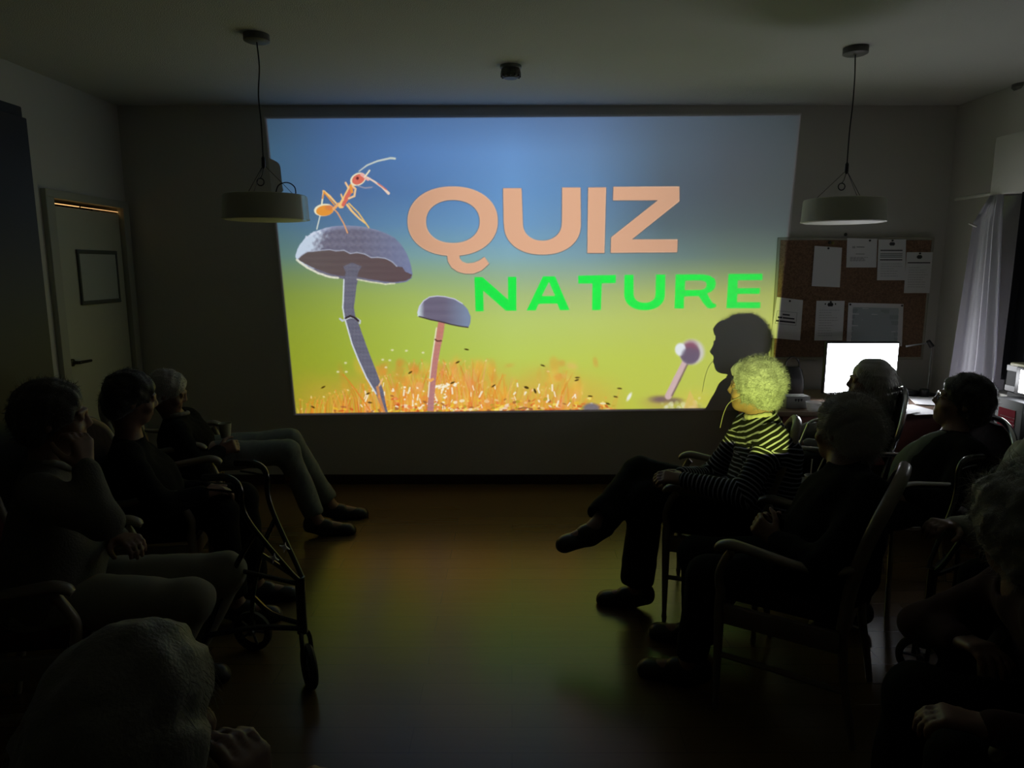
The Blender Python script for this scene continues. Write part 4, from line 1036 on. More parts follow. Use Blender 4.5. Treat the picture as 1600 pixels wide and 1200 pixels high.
def reflector(o, p):
    b = MB(); P = [(0, 0), (.35, .25), (.65, .25), (1, 0), (.8, .4), (.8, .6), (1, 1), (.65, .75), (.35, .75), (0, 1), (.2, .6), (.2, .4)]
    Rr = Matrix.Rotation(-.5, 3, 'Y'); c = Vector(p)
    f = [c+Rr@Vector(((x-.5)*.026, -.004, (z-.5)*.032)) for x, z in P]; k = [c+Rr@Vector(((x-.5)*.026, .002, (z-.5)*.032)) for x, z in P]
    n = len(P); b.add(f+k, [tuple(range(n)), tuple(range(2*n-1, n-1, -1))]+[(i, i+n, (i+1) % n+n, (i+1) % n) for i in range(n)])
    w = b.build('reflector', mat('reflector_white', (.75, .75, .76), .5, emit=None), None, False)
    w.parent = o; w.matrix_parent_inverse = o.matrix_basis.inverted(); return w

# chairs in their places
A1 = PI-math.radians(20)
armchair('pale wooden armchair under the woman in the striped cardigan', .99, 3.25, A1)
armchair('pale wooden armchair nearer the camera under the seated person with clasped hands', 1.078, 2.527, PI-math.radians(33))
armchair('pale wooden armchair whose curved arm shows behind the person leaning on one hand', -1.66, 3.18, .18)
armchair('pale wooden armchair under the person resting the chin on one hand', -1.62, 2.30, .15, uph=M_uphol2)
armchair('pale wooden armchair under the person holding a cup by the far wall', -1.98, 4.02, .25)
armchair('pale wooden armchair at the lower right corner under the person with fluffy white hair', 1.36, 1.50, A1-.25, uph=M_uphol2)
tube_chair('metal tube chair with rounded shiny back in front of the desk', 1.80, 3.88, PI-.35, h=.98)
tube_chair('metal tube chair with shiny round back near the white curtain, under the person with glasses', 1.98, 3.30, PI-.05)
tube_chair('metal tube chair under the person in the pale blouse cut by the right edge', 2.02, 2.28, PI-.1, m=M_blackm)
w1 = walker('black three wheeled walker with white reflectors left of the open floor', -.815, 2.545, -.20, .10)
for q in ((428, 872), (445, 855)): pass
w2 = walker('black three wheeled walker folded behind the armchair on the right', 1.66, 2.62, PI+.35, .07)
bpy.context.view_layer.update()
reflector(w1, at(445, 855, 2.53)); reflector(w1, at(428, 872, 2.49))

# ------------------------------------------------------------------ desk, monitor and the clutter
dz = .74
t = empty('desk', (2.29, 4.72, 0), 0, 'reddish brown desk against the far wall under the pinboard', 'desk')
b = MB(); b.box((0, 0, dz-.015), (1.26, .82, .03), bev=.004); b.build('desk_top', M_desktop, t)
b = MB(); b.box((0, -.38, .55), (1.18, .02, .32), bev=.003); b.build('front_panel', M_deskwood, t)
for x in (-.60, .60):
    b = MB(); b.box((x, 0, (dz-.03)/2), (.03, .76, dz-.03), bev=.003); b.build('side_panel', M_deskwood, t)
mY = 4.74
a0, a1 = at(1294, 537, mY), at(1404, 537, mY); zb = at(1350, 613, mY).z
mw, mh = a1.x-a0.x, a0.z-zb; mc = Vector(((a0.x+a1.x)/2, mY, (a0.z+zb)/2))
t = empty('monitor', (mc.x, mY, dz), 0, 'bright white computer monitor on the desk behind the long haired person', 'monitor')
b = MB(); b.box((0, .022, mc.z-dz), (mw+.022, .036, mh+.024), bev=.006); b.build('casing', M_black, t)
b = MB(); b.box((0, .000, mc.z-dz), (mw, .004, mh)); b.build('screen', mat('lit_screen', (.8, .8, .8), .3, emit=(.93, .95, 1.0), estr=14.0), t, False)
b = MB(); b.box((0, .05, (mc.z-dz)/2), (.06, .02, mc.z-dz), bev=.004); b.box((0, .04, .006), (.24, .17, .012), bev=.004); b.build('stand', M_black, t)
# desk lamp arm at the right of the monitor
p0, p1 = at(1413, 541, 4.9), at(1452, 537, 4.9)
t = empty('desk_lamp', (p1.x+.02, 4.9, dz), 0, 'thin metal lamp arm with small dark joint right of the bright monitor', 'lamp')
b = MB(); b.lathe((0, 0, 0), [(.06, 0), (.06, .012), (.012, .02)], 20); b.build('base', M_black, t)
b = MB(); b.tube([(0, 0, .015), (0, 0, p1.z-dz-.02)], .006, 8); b.build('pole', mat('grey_pole', (.2, .2, .2), .4), t)
b = MB(); b.tube([(0, 0, p1.z-dz-.02), (-.03, 0, p1.z-dz+.02)], [.018, .014], 10); b.build('joint', M_black, t)
b = MB(); b.tube([(-.03, 0, p1.z-dz+.005), (p0.x-p1.x-.02, -.01, p0.z-dz)], [.005, .008], 8); b.build('arm', M_chrome, t)
def tagm(b, name, m, label, cat, group=None, smooth=True): return tag(b.build(name, m, None, smooth), label, cat, group)
# papers on the desk
r_ = random.Random(9)
for i, (x, y, an, lb) in enumerate(((1428, 640, .15, 'white sheet of paper lying on the desk right of the monitor, nearest the front edge'), (1452, 627, -.35, 'white sheet of paper lying on the desk by the black clutter'), (1386, 640, .5, 'white sheet of paper lying on the desk behind the chair hoop'))):
    p = atz(x, y, dz+.003+.003*i); b = MB(); b.box((p.x, p.y, dz+.003+.0035*i), (.21, .297, .003), rotz(an)); tagm(b, 'paper_sheet', M_paper, lb, 'paper', 'papers on the desk', False)
p = atz(1420, 622, dz); b = MB(); b.box((p.x, p.y+.1, dz+.02), (.20, .12, .038), rotz(.2), bev=.008); tagm(b, 'folder', M_black, 'black folder lying behind the papers on the desk', 'folder')
p = atz(1442, 622, dz); b = MB(); b.lathe((p.x+.04, p.y+.06, dz), [(.03, 0), (.034, .02), (.030, .05), (.022, .055)], 18); tagm(b, 'tape_dispenser', M_black, 'small dark round pot at the back of the desk papers', 'pot')
# white box, clear tub, black bag left of the monitor
p = at(1245, 640, 4.42)
t = empty('carton', (p.x, 4.46, dz), .05, 'small white printed box on the left end of the desk', 'box')
b = MB(); b.box((0, 0, .04), (.155, .10, .078), bev=.004); b.build('box_body', mat('white_card', (.30, .30, .30), .7), t)
b = MB()
for k, (x0, x1) in enumerate(((-.024, -.010), (-.006, .008), (.012, .026))):
    b.box(((x0+x1)/2, -.0505, .058), (x1-x0, .001, .013)); 
    b.box(((x0+x1)/2, -.0505, .052-.004*(k % 2)), ((x1-x0)*.5, .001, .009))
b.build('printed_mark', M_ink, t, False)
p = at(1258, 648, 4.38); t = empty('plastic_tub', (p.x+.045, 4.35, dz), 0, 'clear plastic tub in front of the white box on the desk', 'tub')
b = MB(); b.lathe((0, 0, 0), [(.045, .001), (.055, .05), (.058, .055), (.055, .055), (.052, .05), (.042, .004)], 24, cap=False); b.lathe((0, 0, 0), [(.044, 0), (.044, .004)], 24); b.build('tub', mat('clear_plastic', (.7, .7, .7), .2, alpha=.5), t)
p = at(1232, 625, 4.8); t = empty('handbag', (p.x+.01, 4.80, dz), .1, 'black bag with a looped handle standing on the desk beside the pinboard corner', 'bag')
b = MB(); rings = []
for z, w, d in ((0, .075, .045), (.03, .085, .055), (.12, .085, .05), (.19, .07, .03), (.215, .055, .012)):
    rings.append([Vector((w*math.copysign(abs(math.cos(a))**.6, math.cos(a)), d*math.copysign(abs(math.sin(a))**.6, math.sin(a)), z)) for a in np.linspace(0, 2*PI, 25)[:-1]])
b.loft(rings, True, True); b.build('bag_body', mat('black_leather', (.012, .012, .012), .4), t)
b = MB(); b.tube([(-.05, 0, .19), (-.045, 0, .25), (0, 0, .285), (.045, 0, .25), (.05, 0, .19)], .006, 8, smooth=5); b.build('handle', M_black, t)
# cups in front of the monitor
for x, hgt, lb in ((1299, .085, 'dark mug under the left corner of the bright monitor'), (1321, .07, 'small dark mug beside another at the foot of the bright monitor')):
    p = at(x, 618, 4.50); t = empty('mug', (p.x, 4.50, dz), -.4, lb, 'mug', 'mugs before the monitor')
    b = MB(); b.lathe((0, 0, 0), [(.026, 0), (.030, .006), (.031, hgt), (.028, hgt), (.027, .008)], 24, cap=False); b.lathe((0, 0, 0), [(.027, .0), (.027, .008)], 20); b.build('cup', mat('dark_red_glaze', (.07, .03, .03), .3), t)
    b = MB(); b.tube([(.03, 0, hgt*.8), (.052, 0, hgt*.72), (.052, 0, hgt*.35), (.03, 0, hgt*.25)], .004, 8, smooth=4); b.build('handle', mat('dark_red_glaze', (.07, .03, .03), .3), t)
# round side table with cup and straws
tz_ = .525; TX, TY = 1.58, 3.43
t = empty('side_table', (TX, TY, 0), 0, 'small round dark table between the armchairs and the desk on the right', 'table')
b = MB(); b.lathe((0, 0, 0), [(.001, tz_-.022), (.205, tz_-.022), (.212, tz_-.014), (.212, tz_-.004), (.206, tz_)], 48); b.build('table_top', mat('dark_table_top', (.05, .045, .04), .35), t)
b = MB(); b.tube([(0, 0, .03), (0, 0, tz_-.02)], .022, 14); b.build('column', M_blackm, t)
b = MB(); b.lathe((0, 0, 0), [(.19, 0), (.19, .008), (.06, .022), (.022, .03)], 32); b.build('foot', M_blackm, t)
cx, cyy = 1.505, 3.41
t = empty('drinking_glass', (cx, cyy, tz_), 0, 'short plastic cup with two straws on the round side table', 'cup')
b = MB(); b.lathe((0, 0, 0), [(.027, .001), (.033, .072), (.0365, .076), (.034, .078), (.032, .073), (.026, .004)], 26, cap=False); b.lathe((0, 0, 0), [(.026, 0), (.026, .004)], 24); b.build('cup', mat('cup_plastic', (.42, .42, .40), .35), t)
for dx, dy, hh in ((.005, .02, .155), (.055, 0, .17)):
    b = MB(); b.tube([(-.008, 0, .006), (dx, dy, hh)], .003, 7); b.build('straw', mat('straw_plastic', (.5, .5, .46), .4), t)
# walking stick leaning on the table, crook up
s0, s1, s2 = at(1236, 726, 3.66), at(1262, 665, 3.68), at(1274, 656, 3.69)
foot = Vector((s0.x-.22, s0.y-.02, .0)); dirv = (s1-s0).normalized(); foot = s0-dirv*(s0.z/dirv.z)
b = MB(); b.tube([foot+dirv*.012, s0, s1-dirv*.02, s1+Vector((.006, 0, .012)), s2, s2+Vector((.03, 0, -.005)), s2+Vector((.045, 0, -.03))], .0075, 10, smooth=6)
o = tag(b.build('walking_stick', M_chrome), 'shiny thin walking stick leaning behind the armchair of the striped cardigan woman', 'walking stick')
# things by the right wall, under the window
cab = empty('cabinet', (2.90, 3.55, 0), 0, 'low dark cabinet under the window at the right edge', 'cabinet')
b = MB(); b.box((0, 0, .34), (.42, 1.5, .68), bev=.005); b.build('body', mat('dark_cabinet', (.05, .03, .03), .5), cab)
for s in (-1, 1):
    b = MB(); b.box((-.216, s*.37, .35), (.014, .70, .62), bev=.003); d = b.build('door', mat('dark_cabinet', (.05, .03, .03), .5), cab)
    b = MB(); b.tube([(-.224, s*.06, .42), (-.24, s*.06, .43), (-.24, s*.06, .51), (-.224, s*.06, .52)], .004, 8); b.build('handle', M_chrome, d)
q0, q1 = atx(1567, 622, 2.72), atx(1596, 684, 2.72)
t = empty('printed_carton', (2.765, 3.745, .68), 0, 'upright white carton with a red panel at the right edge by the curtain', 'carton')
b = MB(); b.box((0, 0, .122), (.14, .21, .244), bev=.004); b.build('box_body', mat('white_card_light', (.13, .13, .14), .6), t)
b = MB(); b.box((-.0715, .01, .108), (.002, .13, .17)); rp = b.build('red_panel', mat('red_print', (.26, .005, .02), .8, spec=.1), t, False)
b = MB(); r_ = random.Random(4)
for k in range(3):
    y = .055
    while y > -.05:
        w_ = r_.uniform(.008, .02); b.box((-.0732, y-w_/2, .150-.018*k), (.001, w_, .005)); y -= w_+.005
b.build('lettering', mat('pale_print', (.30, .10, .12), .8), rp, False)
t = empty('tablet_screen', (2.80, 3.40, 1.04), 0, 'small bright white screen cut by the right edge of the photo', 'screen')
p = atx(1589, 578, 2.74); p2 = atx(1589, 614, 2.74)
t.location = (2.76, p.y, p2.z); sh_ = p.z-p2.z
b = MB(); b.box((.020, -.11, sh_/2), (.03, .30, sh_+.03), bev=.006); b.build('casing', M_black, t)
b = MB(); b.box((.003, -.125, sh_/2), (.004, .25, sh_)); b.build('screen', mat('lit_tablet', (.8, .8, .8), .3, emit=(.93, .96, 1.0), estr=9.0), t, False)
# stand of stacked boxes carrying the screen
p3 = atx(1556, 585, 2.80)
t2 = empty('storage_box', (2.90, p.y-.02, .68), 0, 'grey box stacked on the cabinet below the small bright screen', 'box')
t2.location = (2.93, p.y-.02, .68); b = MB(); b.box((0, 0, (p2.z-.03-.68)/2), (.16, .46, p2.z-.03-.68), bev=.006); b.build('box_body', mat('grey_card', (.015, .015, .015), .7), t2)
t3 = empty('storage_box', (2.93, p.y+.02, p2.z-.03), 0, 'grey box with dark bands behind the small bright screen', 'box')
p4 = atx(1590, 572, 2.78); bh3 = p4.z-.012-(p2.z-.03)
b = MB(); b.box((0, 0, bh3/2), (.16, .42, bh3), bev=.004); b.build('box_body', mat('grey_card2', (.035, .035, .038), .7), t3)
b = MB()
for z in (.02, bh3-.02): b.box((-.0815, 0, z), (.002, .42, .03))
b.build('dark_band', M_black, t3, False)
p4 = atx(1590, 572, 2.78)
b = MB(); b.box((2.82, p4.y-.10, p4.z+.006), (.10, .30, .020), bev=.009); tagm(b, 'cream_tray', mat('cream_plastic', (.85, .78, .56), .5), 'cream coloured tray lying just above the small bright screen', 'tray')
# the projector on a stand, behind the last seats
t = empty('projector', (PROJ.x, PROJ.y-.16, PROJ.z-.055), 0, 'small dark projector on a stand casting the slide', 'projector')
b = MB(); b.box((-.02, -.04, .055), (.30, .22, .10), bev=.015); b.build('casing', M_black, t)
b = MB(); b.lathe((0, .075, .055), [(.034, 0), (.034, .045), (.026, .05), (.026, .03), (.001, .028)], 28, Matrix.Rotation(-PI/2, 3, 'X')); b.build('lens', M_blackm, t)
z0 = PROJ.z-.055
b = MB(); b.box((PROJ.x-.02, PROJ.y-.20, z0-.012), (.36, .30, .02), bev=.004)
st = empty('projector_stand', (PROJ.x-.02, PROJ.y-.20, 0), 0, 'dark stand with column carrying the projector', 'stand')
b = MB(); b.box((0, 0, z0-.011), (.36, .30, .02), bev=.004); b.build('shelf', M_blackm, st)
b = MB(); b.tube([(0, 0, .03), (0, 0, z0-.02)], .02, 14); b.build('column', M_blackm, st)
b = MB(); b.box((0, 0, .015), (.38, .34, .03), bev=.008); b.build('foot', M_blackm, st)

# ------------------------------------------------------------------ people
mat('shoe_leather', (.012, .012, .012), .4); C_black = mat('black_knit', (.008, .008, .009), .95, bump=(200, .3), spec=.1); C_dark = mat('dark_trousers', (.012, .014, .013), .95, spec=.1)
C_beige = mat('light_beige_trousers', (.20, .19, .15), .9); C_lcard = mat('pale_cardigan', (.10, .095, .08), .9, bump=(150, .3)); C_jeans = mat('faded_grey_jeans', (.14, .155, .15), .9, noise=(60, .1))
C_grey = mat('grey_cardigan', (.17, .17, .16), .9, bump=(150, .3)); C_wine = mat('dark_wine_jumper', (.035, .012, .014), .95); C_sage = mat('pale_sage_blouse', (.11, .13, .10), .9); C_white = mat('off_white_collar', (.30, .30, .27), .8)
C_blouse = mat('pale_blouse', (.36, .37, .30), .9)
def stripes(name, regions, period, duty=.30, dark=(.006, .007, .006), light=(.29, .31, .40)):
    """knitted stripes; regions: ordered list of (test normal, test offset, stripe normal); first true wins; last has no test"""
    m = bpy.data.materials.new(name); m.use_nodes = True; nt = m.node_tree; b = nt.nodes['Principled BSDF']; b.inputs['Roughness'].default_value = .9; b.inputs['Specular IOR Level'].default_value = .1
    tc = nt.nodes.new('ShaderNodeTexCoord'); co = tc.outputs['Object']
    ns = nt.nodes.new('ShaderNodeTexNoise'); ns.inputs['Scale'].default_value = 9; nt.links.new(co, ns.inputs[0])
    def dot(n, off):
        d = nt.nodes.new('ShaderNodeVectorMath'); d.operation = 'DOT_PRODUCT'; nt.links.new(co, d.inputs[0]); d.inputs[1].default_value = n
        a = nt.nodes.new('ShaderNodeMath'); a.operation = 'ADD'; nt.links.new(d.outputs['Value'], a.inputs[0]); a.inputs[1].default_value = off; return a.outputs[0]
    cur = dot(regions[-1][2], 0)
    for tn, to, sn in regions[:-1][::-1]:
        g = nt.nodes.new('ShaderNodeMath'); g.operation = 'GREATER_THAN'; nt.links.new(dot(tn, to), g.inputs[0]); g.inputs[1].default_value = 0
        mx = nt.nodes.new('ShaderNodeMix'); mx.data_type = 'FLOAT'; nt.links.new(g.outputs[0], mx.inputs[0]); nt.links.new(cur, mx.inputs[2]); nt.links.new(dot(sn, 0), mx.inputs[3]); cur = mx.outputs[0]
    w = nt.nodes.new('ShaderNodeMath'); w.operation = 'MULTIPLY_ADD'; nt.links.new(ns.outputs[0], w.inputs[0]); w.inputs[1].default_value = .018; nt.links.new(cur, w.inputs[2])
    d = nt.nodes.new('ShaderNodeMath'); d.operation = 'DIVIDE'; nt.links.new(w.outputs[0], d.inputs[0]); d.inputs[1].default_value = period
    f = nt.nodes.new('ShaderNodeMath'); f.operation = 'FRACT'; nt.links.new(d.outputs[0], f.inputs[0])
    l = nt.nodes.new('ShaderNodeMath'); l.operation = 'LESS_THAN'; nt.links.new(f.outputs[0], l.inputs[0]); l.inputs[1].default_value = duty
    mc = nt.nodes.new('ShaderNodeMix'); mc.data_type = 'RGBA'; nt.links.new(l.outputs[0], mc.inputs[0]); mc.inputs[6].default_value = (*dark, 1); mc.inputs[7].default_value = (*light, 1)
    nt.links.new(mc.outputs[2], b.inputs['Base Color']); return m
def L(*a): return tuple(a)

# --- the woman in the striped cardigan, legs crossed, looking at the slide
hd = at(1176, 606, 3.16)
j1 = dict(pelvis=(1.16, 3.10, .545), chest=(1.165, 3.09, .80), neck=at(1192, 646, 3.12), head=hd, face=(-.90, .43, .04), up=(.05, -.12, 1),
          sh_l=at(1208, 686, 2.94), sh_r=at(1168, 666, 3.26), el_l=at(1160, 772, 2.84), wr_l=at(1068, 750, 3.00), el_r=at(1110, 745, 3.32), wr_r=at(1062, 742, 3.16),
          hand_l=((-.95, .22, .12), (-.1, -.5, .9)), hand_r=((-.9, -.35, .0), (0, .2, 1)),
          kn_l=at(1010, 782, 3.16), an_l=at(994, 915, 3.20), toe_l=at(948, 938, 3.24), kn_r=at(1000, 742, 3.30), an_r=at(930, 822, 3.12), toe_r=at(885, 846, 3.10))
j1['an_l'] = L(j1['an_l'][0], j1['an_l'][1], .085); j1['toe_l'] = L(j1['toe_l'][0], j1['toe_l'][1], .035)
def striped(root, C, V, F):
    # split the knitted cardigan into body and two sleeves
    nk = V3(j1['neck']); ce = V[F].mean(1); sh = {k: V3(j1['sh_'+k]) for k in 'lr'}
    lab = np.zeros(len(F), int)
    for i, k in enumerate('lr'):
        S, E, Wp = sh[k], V3(j1['el_'+k]), V3(j1['wr_'+k])
        def dseg(p, a, b):
            t = np.clip(((p-a)@(b-a))/((b-a)@(b-a)), 0, 1)[:, None]; return np.linalg.norm(p-a-t*(b-a), axis=1), t[:, 0]
        d1, t1 = dseg(ce, S, E); d2, t2 = dseg(ce, E, Wp); m = ((d1 < .078) & (t1 > .26)) | (d2 < .075)
        lab[m] = i+1
    nb = stripes('striped_knit_body', [((-1, 0, 0), -1.0+2.10-.02, (.60, 0, .80)) if False else ((-1.0, 0, -.05), 1.02+.045, (.30, .1, .94)), ((0, 0, 1), -.875, (-.50, .25, .83)), ((1, 0, 0), -1.10, (.20, 0, .97)), ((0, 0, 1), -9, (.64, .2, .77))], .0205)
    for i, (n_, mm) in enumerate((('cardigan', nb), ('sleeve', None), ('sleeve', None))):
        if mm is None:
            k = 'lr'[i-1]; ax_ = unit(V3(j1['el_'+k])-V3(j1['sh_'+k])); ax2 = unit(V3(j1['wr_'+k])-V3(j1['el_'+k]))
            e = V3(j1['el_'+k]); bis = unit(ax_+ax2) ; bt = bis
            mm = stripes('striped_knit_sleeve', [(tuple(-bt), float(bt@e), tuple(ax_)), ((0, 0, 1), 9, tuple(ax2))], .0200)
        f = F[lab == i]; u, inv = np.unique(f, return_inverse=True); np_obj(n_, V[u], inv.reshape(f.shape), mm, root)
P1, I1 = person(j1, 'woman in striped cardigan with fluffy white hair lit by the projector, legs crossed', None, C_dark, H_white, M_skin2, hair='fluffy', fat=1.0, seed=3, h=.006, hc=.007, top_fn=striped, collar=C_white, strand=(6000, .026, .0008), curl=(.45, .6), legw=1.3)
p = [Vector(I1['hd']+I1['hs']*a+I1['hf']*b_+I1['hu']*c) for a, b_, c in ((-.079, .0, .0), (-.080, .045, -.030), (-.066, .088, -.065), (-.055, .110, -.12), (-.03, .125, -.20))]
b = MB(); b.tube(p, .0011, 6, smooth=5); b.build('glasses_cord', mat('pale_cord', (.36, .36, .34), .4), P1)

# --- the person in front of her, seen from behind, hands clasped
hd = at(1322, 672, 2.56)
j2 = dict(pelvis=(1.19, 2.47, .545), chest=(1.215, 2.47, .79), neck=at(1326, 722, 2.50), head=hd, face=(-.50, .86, .02), up=(.06, -.05, 1),
          sh_l=at(1366, 778, 2.30), sh_r=at(1304, 752, 2.68), el_l=at(1285, 880, 2.24), wr_l=at(1212, 843, 2.44), el_r=at(1240, 820, 2.74), wr_r=at(1210, 822, 2.60),
          hand_l=((-.55, .60, .40), (-.8, -.4, .3)), hand_r=((-.75, -.35, .45), (-.5, .7, .5)),
          kn_l=at(1105, 900, 2.52), an_l=(.70, 2.56, .085), toe_l=(.56, 2.63, .035), kn_r=at(1090, 868, 2.76), an_r=(.80, 2.84, .085), toe_r=(.66, 2.92, .035))
person(j2, 'person with short grey hair seen from behind, hands clasped, in the armchair nearer the camera', C_black, C_dark, H_grey, M_skin, hair='bob', fat=1.1, seed=5, strand=(4500, .030, .0008), curl=(.9, .9), headscale=1.12, neckw=1.3)

# --- long haired person in front of the monitor
hd = at(1358, 598, 3.86)
j3 = dict(pelvis=(1.86, 3.85, .545), chest=(1.95, 3.86, .79), neck=at(1368, 640, 3.86), head=hd, face=(-.97, .20, .10), up=(.08, 0, 1),
          sh_l=at(1378, 672, 3.70), sh_r=at(1362, 665, 4.02), el_l=(1.80, 3.64, .66), wr_l=(1.60, 3.72, .68), el_r=(1.78, 4.10, .66), wr_r=(1.60, 4.06, .66),
          kn_l=(1.44, 3.90, .52), an_l=(1.42, 3.92, .085), toe_l=(1.28, 3.97, .035), kn_r=(1.44, 4.06, .52), an_r=(1.42, 4.08, .085), toe_r=(1.28, 4.13, .035))
person(j3, 'person in a grey cardigan with long grey hair, outlined against the bright monitor', C_grey, C_dark, H_lgrey, M_skin, hair='long', fat=1.0, seed=7, strand=(2600, .055, .0010), headscale=1.08)

# --- person with short dark hair and glasses, leaning back by the curtain
hd = at(1503, 628, 3.36)
j4 = dict(pelvis=(2.00, 3.28, .545), chest=at(1484, 715, 3.30), neck=at(1492, 680, 3.33), head=hd, face=(-.88, .42, .22), up=(.25, -.08, 1),
          sh_l=at(1520, 712, 3.12), sh_r=at(1476, 694, 3.52), el_l=at(1478, 782, 3.04), wr_l=at(1410, 775, 3.06), el_r=at(1430, 752, 3.52), wr_r=at(1385, 762, 3.38),
          kn_l=(1.60, 3.00, .53), an_l=(1.56, 3.0, .085), toe_l=(1.41, 2.99, .035), kn_r=(1.60, 3.18, .53), an_r=(1.56, 3.18, .085), toe_r=(1.42, 3.18, .035))
P4, I4 = person(j4, 'person with short dark hair and glasses in black cardigan, leaning back beside the curtain', C_black, C_dark, H_dark, M_skin, hair='bob', fat=1.05, seed=9, strand=(1500, .018, .0010), headscale=1.14)
glasses(P4, I4, M_chrome)
S = Sdf(.008, .03)      # pale top seen at the open front of the cardigan
ch, pe = V3(j4['chest']), V3(j4['pelvis']); up4, f4, s4 = I4['up'], I4['fwd'], I4['side']
S.ell(lerp(pe, ch, .42)+f4*.090, (.115, .105, .17), np.stack([s4, f4, up4])); S.ell(lerp(pe, ch, .9)+f4*.066, (.09, .085, .12), np.stack([s4, f4, up4])); Vt, Ft = S.mesh(noise=(.004, 40, 4)); np_obj('blouse', Vt, Ft, C_sage, P4)

# --- fluffy white hair at the lower right, near the camera
hd = at(1610, 826, 1.62)
j5 = dict(pelvis=(1.50, 1.42, .545), chest=(1.33, 1.52, .78), neck=at(1600, 905, 1.58), head=hd, face=(.05, 1, -.02), up=(.05, -.05, 1),
          sh_l=at(1660, 975, 1.42), sh_r=at(1570, 920, 1.72), el_l=(1.24, 1.24, .66), wr_l=(1.0, 1.34, .68), el_r=(1.13, 1.80, .66), wr_r=at(1500, 1000, 1.66),
          kn_l=(1.02, 1.42, .53), an_l=(1.0, 1.46, .085), toe_l=(.85, 1.52, .035), kn_r=(1.06, 1.68, .53), an_r=(1.03, 1.72, .085), toe_r=(.90, 1.80, .035))
person(j5, 'person with fluffy white hair seen from behind at the lower right edge of the photo', C_wine, C_dark, H_white if False else hairmat('soft_white_hair', (.26, .26, .235)), M_skin, hair='fluffy', fat=1.1, seed=12, strand=(3600, .04, .0006), headscale=1.24)

# --- pale blouse at the right edge
hd = at(1668, 592, 2.30)
j6 = dict(pelvis=(2.06, 2.26, .545), chest=at(1640, 760, 2.26), neck=at(1655, 642, 2.28), head=hd, face=(-.85, .50, 0), up=(.05, 0, 1),
          sh_l=at(1660, 742, 2.10), sh_r=at(1606, 716, 2.44), el_l=(1.86, 1.98, .66), wr_l=(1.70, 2.06, .70), el_r=(1.72, 2.46, .68), wr_r=(1.58, 2.40, .72),
          kn_l=(1.66, 2.12, .53), an_l=(1.62, 2.14, .085), toe_l=(1.47, 2.18, .035), kn_r=(1.68, 2.36, .53), an_r=(1.64, 2.38, .085), toe_r=(1.50, 2.42, .035))
person(j6, 'person in a pale blouse mostly cut off by the right edge of the photo', C_blouse, C_dark, H_lgrey, M_skin, hair='bob', seed=14, strand=(600, .02, .001))

# --- left: person resting the chin on one hand
hd = at(84, 652, 2.24)
j7 = dict(pelvis=(-1.60, 2.26, .545), chest=(-1.56, 2.26, .80), neck=at(78, 722, 2.22), head=hd, face=(.90, .42, -.06), up=(.05, 0, 1),
          sh_l=at(70, 748, 2.42), sh_r=at(66, 775, 2.06), el_l=at(150, 820, 2.44), wr_l=at(185, 840, 2.36), el_r=at(160, 815, 2.06), wr_r=at(132, 730, 2.14),
          hand_r=((-.10, .12, 1), (.85, -.35, .3)), hand_l=((.8, -.5, .1), (0, 0, 1)),
          kn_l=at(350, 895, 2.52), an_l=(-1.30, 2.55, .085), toe_l=(-1.18, 2.59, .035), kn_r=at(298, 938, 2.30), an_r=(-1.32, 2.30, .085), toe_r=(-1.20, 2.32, .035))
P7, I7 = person(j7, 'person in pale cardigan and light trousers at the left, chin resting on one hand', C_lcard, C_beige, H_brown, M_skin, hair='bob', fat=1.1, seed=16, strand=(1500, .02, .001), collar=C_white, curl=(.5, .75))

# --- left: dark figure behind, leaning forward
hd = at(206, 622, 3.08)
j8 = dict(pelvis=(-1.74, 3.14, .545), chest=at(205, 745, 3.10), neck=at(200, 684, 3.08), head=hd, face=(.80, .60, -.15), up=(.10, 0, 1),
          sh_l=at(210, 706, 3.28), sh_r=at(196, 715, 2.90), el_l=at(275, 765, 3.30), wr_l=at(325, 765, 3.22), el_r=at(250, 790, 2.86), wr_r=at(318, 772, 2.98),
          kn_l=(-1.30, 3.24, .54), an_l=(-1.26, 3.26, .085), toe_l=(-1.11, 3.29, .035), kn_r=(-1.32, 3.04, .54), an_r=(-1.28, 3.06, .085), toe_r=(-1.13, 3.08, .035))
person(j8, 'dark haired person all in black seated at the left between two lighter dressed people', C_black, C_black, H_dark, M_skin, hair='bob', fat=1.2, seed=18, strand=(1200, .02, .001))

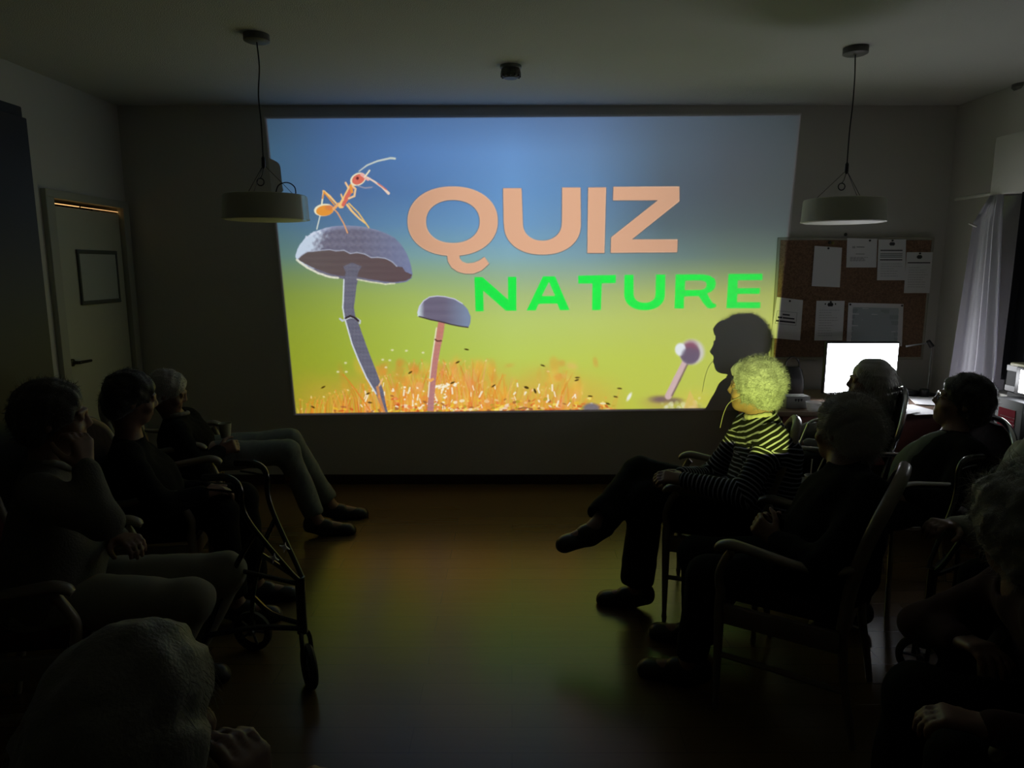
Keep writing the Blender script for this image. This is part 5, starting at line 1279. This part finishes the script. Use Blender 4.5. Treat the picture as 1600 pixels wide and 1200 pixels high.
# --- left: grey haired person with the cup, nearest the slide
hd = at(262, 612, 3.92)
j9 = dict(pelvis=(-1.92, 4.04, .545), chest=at(283, 690, 3.98), neck=at(272, 648, 3.95), head=hd, face=(.90, .30, -.30), up=(.25, 0, 1),
          sh_l=at(285, 662, 4.15), sh_r=at(276, 676, 3.80), el_l=at(330, 705, 4.24), wr_l=at(352, 700, 4.12), el_r=at(315, 735, 3.72), wr_r=at(343, 704, 3.88),
          hand_r=((.85, .4, .25), (.2, -.8, .5)), hand_l=((.5, -.85, .1), (.5, .3, .8)),
          kn_l=at(452, 688, 4.36), an_l=at(483, 775, 4.36), toe_l=(-1.0, 4.45, .035), kn_r=at(448, 706, 4.16), an_r=at(474, 790, 4.12), toe_r=(-1.02, 4.16, .035))
j9['an_l'] = L(-1.17, 4.40, .09); j9['an_r'] = L(-1.19, 4.12, .09)
person(j9, 'grey haired person in faded grey jeans holding a cup, nearest the far wall', C_black, C_jeans, H_lgrey, M_skin, hair='bob', fat=1.0, seed=20, strand=(1500, .02, .0011), curl=(.9, .9), collar=mat('grey_scarf', (.16, .15, .14), .9))
p = at(352, 672, 4.00)
t = empty('paper_cup', (p.x, 4.00, p.z-.045), 0, 'pale cup held by the grey haired person by the far wall', 'cup')
b = MB(); b.lathe((0, 0, 0), [(.026, 0), (.036, .085), (.038, .087), (.035, .087), (.034, .084), (.025, .004)], 26); b.build('cup', mat('cup_white', (.36, .36, .30), .6), t)

# --- foreground left: pale grey hair from behind
hd = at(214, 1136, .84)
j10 = dict(pelvis=(-.62, .56, .545), chest=(-.56, .66, .80), neck=V3(hd)+V3((-.03, -.05, -.15)), head=hd, face=(.10, 1, -.05), up=(-.02, 0, 1),
          sh_l=(-.72, .80, .84), sh_r=(-.44, .53, .84), el_l=(-.62, 1.02, .66), wr_l=(-.42, 1.08, .72), el_r=(-.26, .66, .74), wr_r=(-.335, .82, .915),
          hand_r=((-.2, .2, 1), (.9, -.3, .2)),
          kn_l=(-.38, 1.02, .53), an_l=(-.34, 1.06, .085), toe_l=(-.24, 1.18, .035), kn_r=(-.24, .86, .53), an_r=(-.2, .90, .085), toe_r=(-.1, 1.02, .035))
armchair('pale wooden armchair under the person with pale hair at the lower left corner', -.57, .66, .80)
person(j10, 'person with soft pale hair seen from behind at the lower left, nearest the camera', C_grey, C_dark, hairmat('soft_grey_hair', (.16, .155, .135)), M_skin, hair='long', fat=1.0, seed=22, strand=(2500, .03, .0005), curl=(.6, .6), headscale=1.13)
